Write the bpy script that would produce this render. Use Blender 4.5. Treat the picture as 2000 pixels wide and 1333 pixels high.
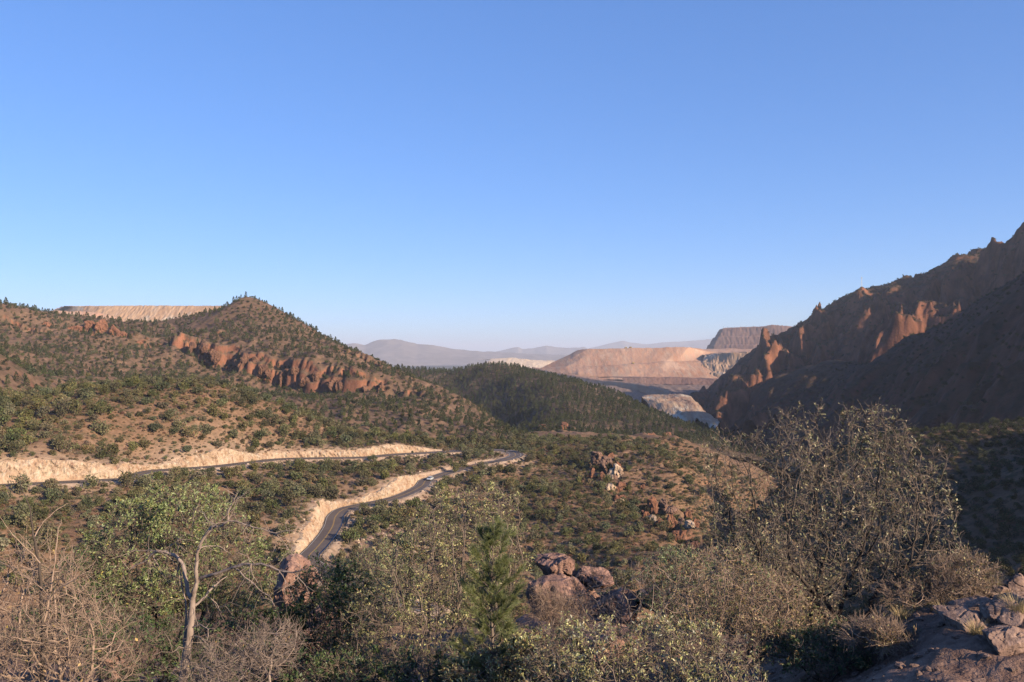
import bpy, math, random
import numpy as np
from mathutils import Vector

scene = bpy.context.scene
for o in list(bpy.data.objects):
    bpy.data.objects.remove(o)
rng = np.random.default_rng(7)
random.seed(7)

# ------------------------------------------------------------------ camera
F = 1732.0          # focal length in photo pixels (2000 px wide)
HOR = 690.0         # photo row of the horizon
cam_d = bpy.data.cameras.new('camera')
cam = bpy.data.objects.new('camera', cam_d)
scene.collection.objects.link(cam)
cam.location = (0, 0, 0)
cam.rotation_euler = (math.radians(90), 0, 0)
cam_d.sensor_width = 36.0
cam_d.lens = 36.0 * F / 2000.0
cam_d.shift_y = (HOR - 666.5) / 2000.0
cam_d.clip_start = 0.1
cam_d.clip_end = 90000
scene.camera = cam

# ------------------------------------------------------------------ light
SUN_EL = math.radians(21)
SUN_AZ = math.radians(38)      # degrees behind the camera's right hand
sdir = Vector((math.cos(SUN_EL) * math.cos(SUN_AZ), -math.cos(SUN_EL) * math.sin(SUN_AZ), math.sin(SUN_EL)))
world = bpy.data.worlds.new('World')
scene.world = world
world.use_nodes = True
wn, wl = world.node_tree.nodes, world.node_tree.links
wn.clear()
sky = wn.new('ShaderNodeTexSky')
sky.sky_type = 'NISHITA'
sky.sun_disc = False
sky.sun_elevation = SUN_EL
sky.sun_rotation = math.atan2(sdir.x, sdir.y)
sky.altitude = 1500
sky.air_density = 0.85
sky.dust_density = 2.0
sky.ozone_density = 7.0
hsv = wn.new('ShaderNodeHueSaturation')
hsv.inputs['Saturation'].default_value = 1.25
hsv.inputs['Hue'].default_value = 0.514
bg = wn.new('ShaderNodeBackground')
bg.inputs['Strength'].default_value = 0.148
wo = wn.new('ShaderNodeOutputWorld')
gam = wn.new('ShaderNodeGamma')
gam.inputs['Gamma'].default_value = 0.6
wl.new(sky.outputs[0], gam.inputs['Color'])
wl.new(gam.outputs[0], hsv.inputs['Color'])
hsv.inputs['Value'].default_value = 1.5
wl.new(hsv.outputs[0], bg.inputs['Color'])
wl.new(bg.outputs[0], wo.inputs['Surface'])
sun_d = bpy.data.lights.new('sun', 'SUN')
sun_d.energy = 5.0
sun_d.angle = math.radians(0.5)
sun_d.color = (1.0, 0.83, 0.61)
sun = bpy.data.objects.new('sun', sun_d)
scene.collection.objects.link(sun)
sun.rotation_euler = sdir.to_track_quat('Z', 'Y').to_euler()
vs = scene.view_settings
vs.view_transform = 'Standard'
vs.look = 'None'
vs.exposure = 0.8
vs.gamma = 1.0
vs.use_curve_mapping = False
scene.render.engine = 'CYCLES'
cy = scene.cycles
cy.max_bounces = 4
cy.diffuse_bounces = 0
cy.glossy_bounces = 2
cy.transmission_bounces = 2
cy.volume_bounces = 0
cy.transparent_max_bounces = 8
cy.use_denoising = True
try:
    cy.denoiser = 'OPENIMAGEDENOISE'
    cy.denoising_prefilter = 'NONE'
except Exception:
    pass

# ------------------------------------------------------------------ helpers
COL = scene.collection

def W(px, py, D):
    """photo pixel at a depth -> world point"""
    return np.array([(px - 1000.0) / F * D, D, (HOR - py) / F * D])

def link(o, parent=None):
    COL.objects.link(o)
    if parent is not None:
        o.parent = parent
    return o

def tag(o, label=None, cat=None, group=None, kind=None):
    if label: o['label'] = label
    if cat: o['category'] = cat
    if group: o['group'] = group
    if kind: o['kind'] = kind
    return o

def empty(name, loc, rz=0.0):
    o = bpy.data.objects.new(name, None)
    o.empty_display_size = 0.2
    o.location = loc
    o.rotation_euler = (0, 0, rz)
    COL.objects.link(o)
    return o

def np_mesh(name, V, faces, mats=(), smooth=False, col=None, midx=None, attrs=None):
    """faces: list of int arrays (n,3) or (n,4)"""
    me = bpy.data.meshes.new(name)
    V = np.asarray(V, dtype=np.float32)
    fl = [np.asarray(f, dtype=np.int32) for f in faces if len(f)]
    me.vertices.add(len(V))
    me.vertices.foreach_set('co', V.ravel())
    loops = np.concatenate([f.ravel() for f in fl])
    tot = np.concatenate([np.full(len(f), f.shape[1], np.int32) for f in fl])
    st = np.concatenate([[0], np.cumsum(tot)[:-1]]).astype(np.int32)
    me.loops.add(len(loops))
    me.loops.foreach_set('vertex_index', loops)
    me.polygons.add(len(tot))
    me.polygons.foreach_set('loop_start', st)
    me.polygons.foreach_set('loop_total', tot)
    for m in mats:
        me.materials.append(m)
    if midx is not None:
        me.polygons.foreach_set('material_index', np.asarray(midx, np.int32))
    me.update(calc_edges=True)
    me.validate()
    me.polygons.foreach_set('use_smooth', np.full(len(me.polygons), bool(smooth)))
    if col is not None:
        a = me.color_attributes.new('Col', 'FLOAT_COLOR', 'POINT')
        c = np.ones((len(V), 4), np.float32); c[:, :3] = col
        a.data.foreach_set('color', c.ravel())
    for k, v in (attrs or {}).items():
        a = me.attributes.new(k, 'FLOAT', 'POINT')
        a.data.foreach_set('value', np.asarray(v, np.float32).ravel())
    return me

def obj(name, me, parent=None):
    return link(bpy.data.objects.new(name, me), parent)

# ---- numpy noise
def _hash(ix, iy, iz, seed):
    n = (ix.astype(np.int64) * 374761393 + iy.astype(np.int64) * 668265263 + iz.astype(np.int64) * 2147483647 + seed * 1274126177) & 0xffffffff
    n = ((n ^ (n >> 13)) * 1274126177) & 0xffffffff
    n = ((n ^ (n >> 15)) * 2246822519) & 0xffffffff
    return (n ^ (n >> 16)).astype(np.float64) / 4294967296.0

def noise2(x, y, seed=0):
    x = np.asarray(x, float); y = np.asarray(y, float)
    ix = np.floor(x); iy = np.floor(y); fx = x - ix; fy = y - iy
    u = fx * fx * fx * (fx * (fx * 6 - 15) + 10); v = fy * fy * fy * (fy * (fy * 6 - 15) + 10)
    z = np.zeros_like(ix)
    def g(dx, dy):
        a = _hash(ix + dx, iy + dy, z, seed) * 6.2831853
        return np.cos(a) * (fx - dx) + np.sin(a) * (fy - dy)
    a = g(0, 0); b = g(1, 0); c = g(0, 1); d = g(1, 1)
    return ((a + (b - a) * u) * (1 - v) + (c + (d - c) * u) * v) * 1.5

def noise3(x, y, z, seed=0):
    ix = np.floor(x); iy = np.floor(y); iz = np.floor(z); fx = x - ix; fy = y - iy; fz = z - iz
    u = fx * fx * (3 - 2 * fx); v = fy * fy * (3 - 2 * fy); w = fz * fz * (3 - 2 * fz)
    r = 0
    for dx in (0, 1):
        for dy in (0, 1):
            for dz in (0, 1):
                r = r + _hash(ix + dx, iy + dy, iz + dz, seed) * (u if dx else 1 - u) * (v if dy else 1 - v) * (w if dz else 1 - w)
    return r * 2 - 1

def fbm(x, y, octv=4, seed=0, gain=0.5):
    r = 0; a = 1.0; f = 1.0
    for k in range(octv):
        r = r + a * noise2(x * f + 17.3 * k, y * f - 9.1 * k, seed + k); a *= gain; f *= 2.03
    return r

def ridged(x, y, octv=4, seed=0, gain=0.5):
    r = 0; a = 1.0; f = 1.0
    for k in range(octv):
        r = r + a * (1 - 2 * np.abs(noise2(x * f + 31.7 * k, y * f + 5.3 * k, seed + k))); a *= gain; f *= 2.07
    return r

def sstep(a, b, x):
    t = np.clip((x - a) / (b - a), 0, 1)
    return t * t * (3 - 2 * t)

class RBF:
    """smooth surface through control points (multiquadric with a plane)"""
    def __init__(self, pts, c=25.0):
        P = np.array(pts, float); self.p = P[:, :2]; self.c2 = c * c
        n = len(P); A = np.zeros((n + 3, n + 3))
        d2 = ((self.p[:, None] - self.p[None]) ** 2).sum(-1)
        A[:n, :n] = -np.sqrt(d2 + self.c2); A[range(n), range(n)] -= 0.0
        A[:n, n] = 1; A[:n, n + 1:] = self.p; A[n, :n] = 1; A[n + 1:, :n] = self.p.T
        self.w = np.linalg.lstsq(A, np.concatenate([P[:, 2], [0, 0, 0]]), rcond=None)[0]
    def __call__(self, x, y):
        s = np.shape(x); x = np.ravel(x); y = np.ravel(y); n = len(self.p)
        r = self.w[n] + self.w[n + 1] * x + self.w[n + 2] * y
        for k in range(n):
            r = r - self.w[k] * np.sqrt((x - self.p[k, 0]) ** 2 + (y - self.p[k, 1]) ** 2 + self.c2)
        return r.reshape(s)

def seg_dist(x, y, P):
    """distance to a plan polyline, signed side of the nearest piece, height and run along it"""
    best = np.full(x.shape, 1e9); side = np.zeros(x.shape); zz = np.zeros(x.shape); run = np.zeros(x.shape); acc = 0.0
    for a, b in zip(P[:-1], P[1:]):
        dx, dy = b[0] - a[0], b[1] - a[1]; L2 = dx * dx + dy * dy; L = math.sqrt(L2)
        t = np.clip(((x - a[0]) * dx + (y - a[1]) * dy) / L2, 0, 1)
        ex = x - a[0] - t * dx; ey = y - a[1] - t * dy; d = np.sqrt(ex * ex + ey * ey)
        m = d < best
        best = np.where(m, d, best); side = np.where(m, np.sign(dx * ey - dy * ex), side)
        zz = np.where(m, a[2] + t * (b[2] - a[2]), zz); run = np.where(m, acc + t * L, run); acc += L
    return best, side, zz, run, acc

def catmull(P, step):
    P = np.array(P, float); out = []
    Q = np.vstack([2 * P[0] - P[1], P, 2 * P[-1] - P[-2]])
    for i in range(1, len(Q) - 2):
        n = max(2, int(np.linalg.norm(Q[i + 1][:2] - Q[i][:2]) / step))
        for k in range(n):
            t = k / n; a, b, c, d = Q[i - 1], Q[i], Q[i + 1], Q[i + 2]
            out.append(0.5 * ((2 * b) + (c - a) * t + (2 * a - 5 * b + 4 * c - d) * t * t + (3 * b - a - 3 * c + d) * t ** 3))
    out.append(P[-1])
    return np.array(out)

# ---- materials
def new_mat(name, rough=0.9, spec=0.2):
    m = bpy.data.materials.new(name); m.use_nodes = True
    nt = m.node_tree; b = nt.nodes['Principled BSDF']
    b.inputs['Roughness'].default_value = rough
    b.inputs['Specular IOR Level'].default_value = spec
    return m, nt.nodes, nt.links, b

def N_(nodes, links, kind, ins=None, **kw):
    n = nodes.new(kind)
    for k, v in kw.items():
        setattr(n, k, v)
    for k, v in (ins or {}).items():
        if hasattr(v, 'is_linked') or isinstance(v, bpy.types.NodeSocket):
            links.new(v, n.inputs[k])
        else:
            n.inputs[k].default_value = v
    return n

def rgb(c):
    return (c[0], c[1], c[2], 1.0)

def mixc(nd, lk, fac, a, b, mode='MIX'):
    n = nd.new('ShaderNodeMix'); n.data_type = 'RGBA'; n.blend_type = mode; n.clamp_factor = True
    for sock, v in ((n.inputs[0], fac), (n.inputs[6], a), (n.inputs[7], b)):
        if isinstance(v, bpy.types.NodeSocket): lk.new(v, sock)
        elif isinstance(v, (tuple, list)): sock.default_value = rgb(v)
        else: sock.default_value = v
    return n.outputs[2]

def nz(nd, lk, pos, scale, detail=4, rough=0.55, lo=0.35, hi=0.65, stretch=None):
    """noise in world metres mapped to 0..1"""
    v = pos
    if stretch:
        mp = nd.new('ShaderNodeMapping'); lk.new(pos, mp.inputs[0]); mp.inputs['Scale'].default_value = stretch; v = mp.outputs[0]
    n = nd.new('ShaderNodeTexNoise'); lk.new(v, n.inputs['Vector'])
    n.inputs['Scale'].default_value = scale; n.inputs['Detail'].default_value = detail; n.inputs['Roughness'].default_value = rough
    r = nd.new('ShaderNodeMapRange'); lk.new(n.outputs[0], r.inputs[0])
    r.inputs[1].default_value = lo; r.inputs[2].default_value = hi
    return r.outputs[0]

def terrain_mat(name, soil, soil2, scrub, rock, rock2, patch=0.02, fine=0.5, slope=(0.62, 0.80), scrub_amt=0.6, pale=None, bump=0.6, spot=0.22, bd=1.0):
    m, nd, lk, b = new_mat(name, 0.95, 0.1)
    g = nd.new('ShaderNodeNewGeometry'); pos = g.outputs['Position']
    c = mixc(nd, lk, nz(nd, lk, pos, patch, 5), soil, soil2)
    c = mixc(nd, lk, nz(nd, lk, pos, fine, 3, lo=0.3, hi=0.7), c, tuple(v * 0.72 for v in soil2))
    # low dry brush: ragged spots
    s1 = nz(nd, lk, pos, spot, 4, 0.7, 0.50, 0.60)
    s2 = nz(nd, lk, pos, patch * 2.3, 3, 0.5, 0.32, 0.6)
    mul = N_(nd, lk, 'ShaderNodeMath', {0: s1, 1: s2}, operation='MULTIPLY')
    mul2 = N_(nd, lk, 'ShaderNodeMath', {0: mul.outputs[0], 1: scrub_amt}, operation='MULTIPLY')
    c = mixc(nd, lk, mul2.outputs[0], c, scrub)
    # rock where steep
    sep = nd.new('ShaderNodeSeparateXYZ'); lk.new(g.outputs['Normal'], sep.inputs[0])
    wob = nz(nd, lk, pos, patch * 6, 4, 0.6, 0.2, 0.8)
    ad = N_(nd, lk, 'ShaderNodeMath', {0: wob, 1: 0.22, 2: sep.outputs[2]}, operation='MULTIPLY_ADD')
    mr = N_(nd, lk, 'ShaderNodeMapRange', {0: ad.outputs[0], 1: slope[0] + 0.1, 2: slope[1] + 0.1, 3: 1.0, 4: 0.0})
    rc = mixc(nd, lk, nz(nd, lk, pos, patch * 8, 5, 0.65, 0.35, 0.65, (1, 1, 0.35)), rock, rock2)
    c = mixc(nd, lk, mr.outputs[0], c, rc)
    if pale:
        at = nd.new('ShaderNodeAttribute'); at.attribute_name = 'pale'
        pm = N_(nd, lk, 'ShaderNodeMath', {0: at.outputs['Fac'], 1: nz(nd, lk, pos, 0.25, 4, 0.6, 0.25, 0.6)}, operation='MULTIPLY')
        c = mixc(nd, lk, pm.outputs[0], c, pale)
    lk.new(c, b.inputs['Base Color'])
    bp = nd.new('ShaderNodeBump'); bp.inputs['Strength'].default_value = bump; bp.inputs['Distance'].default_value = bd
    nn = nd.new('ShaderNodeTexNoise'); lk.new(pos, nn.inputs['Vector']); nn.inputs['Scale'].default_value = fine * 0.8; nn.inputs['Detail'].default_value = 5; nn.inputs['Roughness'].default_value = 0.65
    lk.new(nn.outputs[0], bp.inputs['Height']); lk.new(bp.outputs[0], b.inputs['Normal'])
    return m

def rock_mat(name, c1, c2, dark, sc=1.0, bump=0.5, bd=None):
    m, nd, lk, b = new_mat(name, 0.9, 0.2)
    tc = nd.new('ShaderNodeTexCoord'); pos = tc.outputs['Object']
    g = nd.new('ShaderNodeNewGeometry')
    c = mixc(nd, lk, nz(nd, lk, pos, 0.9 * sc, 6, 0.65), c1, c2)
    c = mixc(nd, lk, nz(nd, lk, pos, 2.2 * sc, 6, 0.75, 0.47, 0.64, (1, 1, 0.5)), c, dark)
    lich = nz(nd, lk, pos, 5 * sc, 4, 0.6, 0.60, 0.68)
    c = mixc(nd, lk, lich, c, tuple(min(1, v * 1.35) for v in c1))
    lk.new(c, b.inputs['Base Color'])
    bp = nd.new('ShaderNodeBump'); bp.inputs['Strength'].default_value = bump; bp.inputs['Distance'].default_value = bd or 0.12 / sc
    nn = nd.new('ShaderNodeTexNoise'); lk.new(pos, nn.inputs['Vector']); nn.inputs['Scale'].default_value = 3.5 * sc; nn.inputs['Detail'].default_value = 7; nn.inputs['Roughness'].default_value = 0.7
    lk.new(nn.outputs[0], bp.inputs['Height']); lk.new(bp.outputs[0], b.inputs['Normal'])
    return m

def leaf_mat(name, trans=0.25, rough=0.55, spec=0.35, tint=None, vary=0.0):
    """colour per leaf from the mesh, some light passing through the blade"""
    m, nd, lk, b = new_mat(name, rough, spec)
    at = nd.new('ShaderNodeAttribute'); at.attribute_name = 'Col'
    c = at.outputs['Color']
    if vary:
        oi = nd.new('ShaderNodeObjectInfo')
        h = nd.new('ShaderNodeHueSaturation'); lk.new(c, h.inputs['Color'])
        r1 = N_(nd, lk, 'ShaderNodeMapRange', {0: oi.outputs['Random'], 3: 1 - vary, 4: 1 + vary * 1.3})
        lk.new(r1.outputs[0], h.inputs['Value'])
        fr = N_(nd, lk, 'ShaderNodeMath', {0: oi.outputs['Random'], 1: 7.13}, operation='MULTIPLY')
        fr2 = N_(nd, lk, 'ShaderNodeMath', {0: fr.outputs[0]}, operation='FRACT')
        r2 = N_(nd, lk, 'ShaderNodeMapRange', {0: fr2.outputs[0], 3: 0.465, 4: 0.515})
        lk.new(r2.outputs[0], h.inputs['Hue'])
        fr3 = N_(nd, lk, 'ShaderNodeMath', {0: oi.outputs['Random'], 1: 13.7}, operation='MULTIPLY')
        fr4 = N_(nd, lk, 'ShaderNodeMath', {0: fr3.outputs[0]}, operation='FRACT')
        r3 = N_(nd, lk, 'ShaderNodeMapRange', {0: fr4.outputs[0], 3: 0.75, 4: 1.1})
        lk.new(r3.outputs[0], h.inputs['Saturation'])
        c = h.outputs[0]
    lk.new(c, b.inputs['Base Color'])
    if trans:
        tb = nd.new('ShaderNodeBsdfTranslucent'); lk.new(c, tb.inputs['Color'])
        mx = nd.new('ShaderNodeMixShader'); mx.inputs[0].default_value = trans
        lk.new(b.outputs[0], mx.inputs[1]); lk.new(tb.outputs[0], mx.inputs[2])
        lk.new(mx.outputs[0], nd['Material Output'].inputs['Surface'])
    return m

def bark_mat(name, c1, c2, sc=30):
    m, nd, lk, b = new_mat(name, 0.9, 0.15)
    g = nd.new('ShaderNodeNewGeometry'); pos = g.outputs['Position']
    c = mixc(nd, lk, nz(nd, lk, pos, sc, 4, 0.6, 0.3, 0.7, (1, 1, 0.25)), c1, c2)
    lk.new(c, b.inputs['Base Color'])
    bp = nd.new('ShaderNodeBump'); bp.inputs['Strength'].default_value = 0.5; bp.inputs['Distance'].default_value = 0.01
    lk.new(nz(nd, lk, pos, sc * 1.6, 5, 0.6, 0.2, 0.8, (1, 1, 0.2)), bp.inputs['Height']); lk.new(bp.outputs[0], b.inputs['Normal'])
    return m

def plain_mat(name, c, rough=0.6, metal=0.0, spec=0.4, var=0.15, sc=3.0):
    m, nd, lk, b = new_mat(name, rough, spec)
    tc = nd.new('ShaderNodeTexCoord')
    lk.new(mixc(nd, lk, nz(nd, lk, tc.outputs['Object'], sc, 4), tuple(v * (1 - var) for v in c), tuple(min(1, v * (1 + var)) for v in c)), b.inputs['Base Color'])
    b.inputs['Metallic'].default_value = metal
    return m

# ================================================================== terrain
LAYERS = []

class Layer:
    """a piece of country: heights over a fan of ground, finer near the viewpoint"""
    def __init__(self, name, px0, px1, npx, Ds, zf, mat, pale=None, smooth=True):
        self.px = np.linspace(px0, px1, npx); self.D = np.asarray(Ds, float)
        PX, DD = np.meshgrid(self.px, self.D, indexing='ij')
        self.X = (PX - 1000) / F * DD; self.Y = DD
        r = zf(self.X, self.Y)
        self.Z, self.pale = r if isinstance(r, tuple) else (r, None)
        n, m = self.X.shape
        idx = np.arange(n * m).reshape(n, m)
        f = np.stack([idx[:-1, :-1], idx[1:, :-1], idx[1:, 1:], idx[:-1, 1:]], -1).reshape(-1, 4)
        V = np.stack([self.X, self.Y, self.Z], -1).reshape(-1, 3)
        me = np_mesh(name, V, [f], [mat], smooth, attrs={'pale': self.pale} if self.pale is not None else None)
        self.o = tag(obj(name, me), kind='structure')
        LAYERS.append(self)
    def height(self, x, y):
        x = np.asarray(x, float); y = np.asarray(y, float)
        p = x / y * F + 1000
        i = np.clip((p - self.px[0]) / (self.px[1] - self.px[0]), 0, len(self.px) - 1.001)
        j = np.clip(np.interp(y, self.D, np.arange(len(self.D))), 0, len(self.D) - 1.001)
        i0 = i.astype(int); j0 = j.astype(int); a = i - i0; b = j - j0; Z = self.Z
        return (Z[i0, j0] * (1 - a) + Z[i0 + 1, j0] * a) * (1 - b) + (Z[i0, j0 + 1] * (1 - a) + Z[i0 + 1, j0 + 1] * a) * b
    def steep(self, x, y, e=2.0):
        return np.hypot(self.height(x + e, y) - self.height(x - e, y), self.height(x, y + e) - self.height(x, y - e)) / (2 * e)

def cliff(z, X, Y, line, H, w, jag=5.0, seed=0, sharp=2.0, taper=30.0, side=1, col=7.0):
    """turn the slope across a plan line into a rock wall with ribs and recesses"""
    P = np.array(line, float); lo = P[:, :2].min(0) - 4 * w; hi = P[:, :2].max(0) + 4 * w
    m = (X > lo[0]) & (X < hi[0]) & (Y > lo[1]) & (Y < hi[1])
    x, y = X[m], Y[m]
    d, s, zz, run, L = seg_dist(x, y, P)
    s = d * s * side
    wr = run + 6 * noise2(run / 17, s * 0.05, seed + 21)
    rib = jag * (1.1 * fbm(wr / (col * 3.5), s * 0.012, 2, seed) + 0.5 * (1 - 2 * np.abs(noise2(wr / (col * 1.3), s * 0.03, seed + 5))) * (0.4 + 0.9 * np.abs(noise2(run / 45, s * 0, seed + 8))) + 0.35 * noise2(wr / (col * 0.4), s * 0.12, seed + 9))
    sh = s + rib
    hh = H * np.minimum(sstep(0, taper, run), sstep(0, taper, L - run)) * (1.0 + 0.35 * noise2(run / 40, run * 0, seed + 3))
    st = 0.62 * sstep(-sharp, sharp, sh) + 0.38 * sstep(-sharp, sharp, sh - w * 0.45 + 2 * noise2(run / 11, s * 0.02, seed + 11))
    lin = np.clip((s + w) / (2 * w), 0, 1)
    z = z.copy(); z[m] += hh * (st - lin) * (d < 3 * w)
    return z

def P3(*a):
    return [tuple(W(*q)) for q in a]

# ---------------------------------------------------------------- the roads' lines
ROAD_UP = P3((-420, 966, 262), (-150, 955, 285), (0, 948, 301), (130, 941.5, 315), (252, 935, 331), (266, 931, 339), (276, 925, 348.6), (298, 920, 359), (336, 917, 366), (420, 911, 382), (490, 903, 402.5), (546, 897, 420), (614, 895, 431), (710, 893.5, 443), (770, 888, 462), (887, 882, 489), (940, 879.5, 503), (985, 880, 504))
ROAD_LO = P3((985, 880, 504), (1004, 885, 494), (1004, 892, 478), (980, 899, 466), (950, 904, 464), (920, 911.5, 456), (890, 919, 446), (860, 928.5, 431), (833, 938, 421), (824, 949, 405), (800, 962, 388), (770, 973, 374), (725, 983, 365), (690, 990, 359.5), (668, 997, 352), (655, 1010, 340), (650, 1027, 326), (638, 1047, 311), (620, 1069, 295), (604, 1086, 283.6), (606, 1098, 277), (627, 1109, 272.6), (648, 1119, 267), (690, 1140, 258), (760, 1170, 248), (840, 1190, 240))
RU = catmull(ROAD_UP, 1.5); RL = catmull(ROAD_LO, 1.5)
ROAD = np.vstack([RU, RL[1:]])
ROAD_C = ROAD[::4]

# ---------------------------------------------------------------- road hill and the spur right of it
ctrl = []
def C_(*q): ctrl.extend(P3(*q))
# tops of the upper road cut
C_((-200, 915, 292), (0, 905, 307), (50, 898, 313), (130, 902, 322), (230, 905, 338), (258, 914, 341), (297, 908, 367), (350, 896, 375), (385, 891, 382), (455, 885.5, 398), (490, 891, 410), (577, 880, 434), (630, 877, 441), (700, 877, 450), (755, 871, 465), (800, 872.5, 475), (840, 876, 486))
# tops of the lower road cut
C_((929, 904, 464), (890, 910, 455), (860, 919, 441), (830, 925, 430), (800, 934, 400), (770, 946, 384), (740, 953.5, 377), (710, 962.5, 372), (686, 973, 368), (660, 978, 364), (640, 986, 345), (627, 993, 330), (610, 1012, 318), (594, 1036, 302), (580, 1062, 290))
# outer shoulders
for P, s in ((RU, -1), (RL, 1)):
    for k in range(6, len(P) - 6, 14):
        t = P[k + 3] - P[k - 3]; n = np.array([-t[1], t[0]]) / np.hypot(t[0], t[1])
        q = P[k, :2] + n * 6.5 * s
        ctrl.append((q[0], q[1], P[k, 2] - 1.0))
# crest of the road hill
C_((-400, 730, 400), (-150, 760, 410), (0, 790, 415), (100, 776, 425), (200, 758, 432), (300, 756, 446), (420, 756, 460), (500, 780, 474), (560, 800, 482), (640, 832, 492), (740, 866, 506))
C_((100, 850, 350), (200, 840, 370), (320, 830, 392), (430, 825, 418), (540, 842, 448), (640, 858, 466), (0, 850, 345), (-200, 840, 340))
# behind the crest
for px, py, D in ((-400, 830, 520), (-100, 850, 520), (100, 830, 520), (300, 815, 540), (450, 815, 560), (560, 835, 570), (680, 858, 570), (800, 872, 570)):
    ctrl.append(tuple(W(px, py, D)))
# slope between and below the roads, on the left
C_((0, 1010, 268), (100, 1049, 255), (300, 1049, 270), (300, 985, 308), (450, 1060, 278), (500, 1000, 322), (450, 950, 360), (600, 940, 388), (700, 925, 412), (560, 1040, 296), (150, 1000, 285), (-200, 1030, 245))
C_((300, 1190, 228), (560, 1150, 250), (0, 1190, 215), (-400, 1150, 215), (480, 1250, 205), (100, 1330, 185), (-400, 1330, 175), (600, 1330, 185))
# right of and below the lower road
C_((700, 1010, 340), (720, 1050, 312), (780, 1010, 352), (680, 1100, 288), (860, 1000, 375), (930, 960, 408), (830, 1080, 305), (900, 1050, 330), (1000, 940, 440), (900, 1150, 280), (1050, 905, 470), (1050, 980, 392))
C_((1100, 895, 500), (1200, 928, 445), (1150, 1000, 378), (1310, 1035, 352), (1250, 1085, 312), (1100, 1065, 328), (1260, 960, 425), (1320, 900, 490), (1370, 935, 470), (1395, 990, 430), (1390, 1060, 350), (1350, 1130, 290), (1150, 1150, 280), (1000, 1120, 295))
C_((1450, 1080, 440), (1460, 1180, 360), (1440, 1300, 290), (1500, 1100, 520), (1600, 1250, 420), (1700, 1300, 340), (1450, 1010, 560), (1500, 930, 680), (1600, 980, 680))
C_((1000, 858, 620), (1100, 852, 640), (1250, 862, 620), (1050, 845, 710), (1320, 868, 640), (1380, 885, 620), (1000, 875, 540), (1150, 872, 560), (900, 868, 560), (1250, 880, 540), (900, 862, 700), (750, 868, 640), (1400, 900, 700))
C_((900, 1330, 200), (1200, 1330, 215), (1500, 1500, 220), (1800, 1500, 230))
hillF = RBF(ctrl, 12.0)

def road_carve(X, Y, z, hw=4.7):
    d, s, zr, run, L = seg_dist(X, Y, ROAD_C)
    e = np.maximum(0, d - hw)
    near = np.clip(e / 12, 0, 1)
    z2 = np.minimum(np.maximum(z, zr - 0.15 - e * 0.72), zr - 0.15 + e * 2.3 )
    return np.where(e < 25, z2, z), d

def hill_z(X, Y):
    z = hillF(X, Y)
    d, s, zr, run, L = seg_dist(X, Y, ROAD_C[::2])
    q = sstep(4, 22, d)
    right = sstep(20, 110, X)
    z = z + q * (2.2 * fbm(X / 45, Y / 45, 3, 3) + 0.55 * ridged(X / 16, Y / 16, 3, 9)) + q * right * (1.0 * ridged(X / 20, Y / 20, 3, 21) + 3.2 * (ridged((X + 0.6 * Y) / 58, (Y - 0.6 * X) / 95, 3, 23) - 0.6))
    # rock ribs on the spur
    for line, H, seed in ((P3((1160, 890, 470), (1185, 905, 455), (1205, 925, 440), (1225, 945, 430)), 7, 2),
                          (P3((1255, 1000, 395), (1275, 1010, 385), (1320, 1050, 352), (1350, 1085, 325)), 8, 4),
                          (P3((1240, 868, 600), (1300, 872, 580), (1350, 880, 575)), 9, 6),
                          (P3((1040, 832, 720), (1090, 838, 705), (1120, 848, 690)), 9, 8),
                          (P3((1280, 920, 470), (1290, 935, 455), (1305, 945, 450)), 6, 12)):
        z = cliff(z, X, Y, line, H, 7, 4, seed, 1.4, 12, 1)
    z, d = road_carve(X, Y, z)
    pale = np.exp(-np.maximum(0, d - 5) / 7.0)
    # talus patch below the lower road
    pale = np.maximum(pale, 0.8 * np.exp(-(((X + 40) / 16) ** 2 + ((Y - 322) / 26) ** 2)))
    return z, pale

M_hill = terrain_mat('hillside_ground', (0.31, 0.19, 0.118), (0.20, 0.115, 0.07), (0.08, 0.062, 0.032), (0.30, 0.15, 0.09), (0.20, 0.10, 0.065), 0.03, 0.5, (0.55, 0.70), 0.85, pale=(0.47, 0.335, 0.235), bd=1.2)
hill = Layer('hillside', -480, 1720, 640, np.concatenate([np.linspace(165, 255, 45, endpoint=False), np.linspace(255, 500, 270, endpoint=False), np.linspace(500, 720, 70)]), hill_z, M_hill)

# ---------------------------------------------------------------- left mountain with the red cliff band
ctrl = []
C_((-500, 566, 900), (-300, 581, 950), (-150, 581, 980), (0, 600, 1000), (50, 610, 1000), (100, 636, 1000), (150, 650, 1000), (220, 654, 990), (290, 668, 1000), (340, 650, 1050), (400, 616, 1080), (440, 597, 1095), (466, 583, 1100), (484, 581, 1102), (505, 588, 1100), (540, 612, 1085), (600, 651, 1040), (660, 678, 1005), (720, 703, 965), (770, 725, 930), (820, 750, 880), (870, 772, 840), (905, 793, 800), (950, 822, 740), (985, 847, 690))
C_((290, 668, 965), (340, 677, 942), (400, 687, 912), (450, 692, 892), (520, 707, 862), (600, 718, 834), (660, 736, 812), (740, 752, 792))
C_((300, 694, 950), (400, 709, 893), (450, 728, 868), (520, 748, 843), (560, 759, 828), (600, 763, 816), (650, 764, 798), (750, 771, 778))
C_((440, 650, 980), (520, 660, 940), (600, 685, 900), (380, 655, 1000), (700, 722, 870), (780, 752, 810), (840, 780, 760), (480, 630, 1020))
C_((430, 756, 800), (300, 722, 850), (200, 700, 850), (100, 682, 880), (0, 662, 900), (100, 745, 700), (200, 755, 660), (330, 752, 720), (0, 640, 950), (150, 665, 930), (230, 672, 940), (500, 775, 760))
C_((-250, 620, 540), (-100, 672, 550), (0, 705, 560), (50, 742, 552), (95, 778, 545), (-300, 700, 460), (-100, 790, 480), (30, 720, 640), (-150, 650, 680), (-400, 600, 720))
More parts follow.
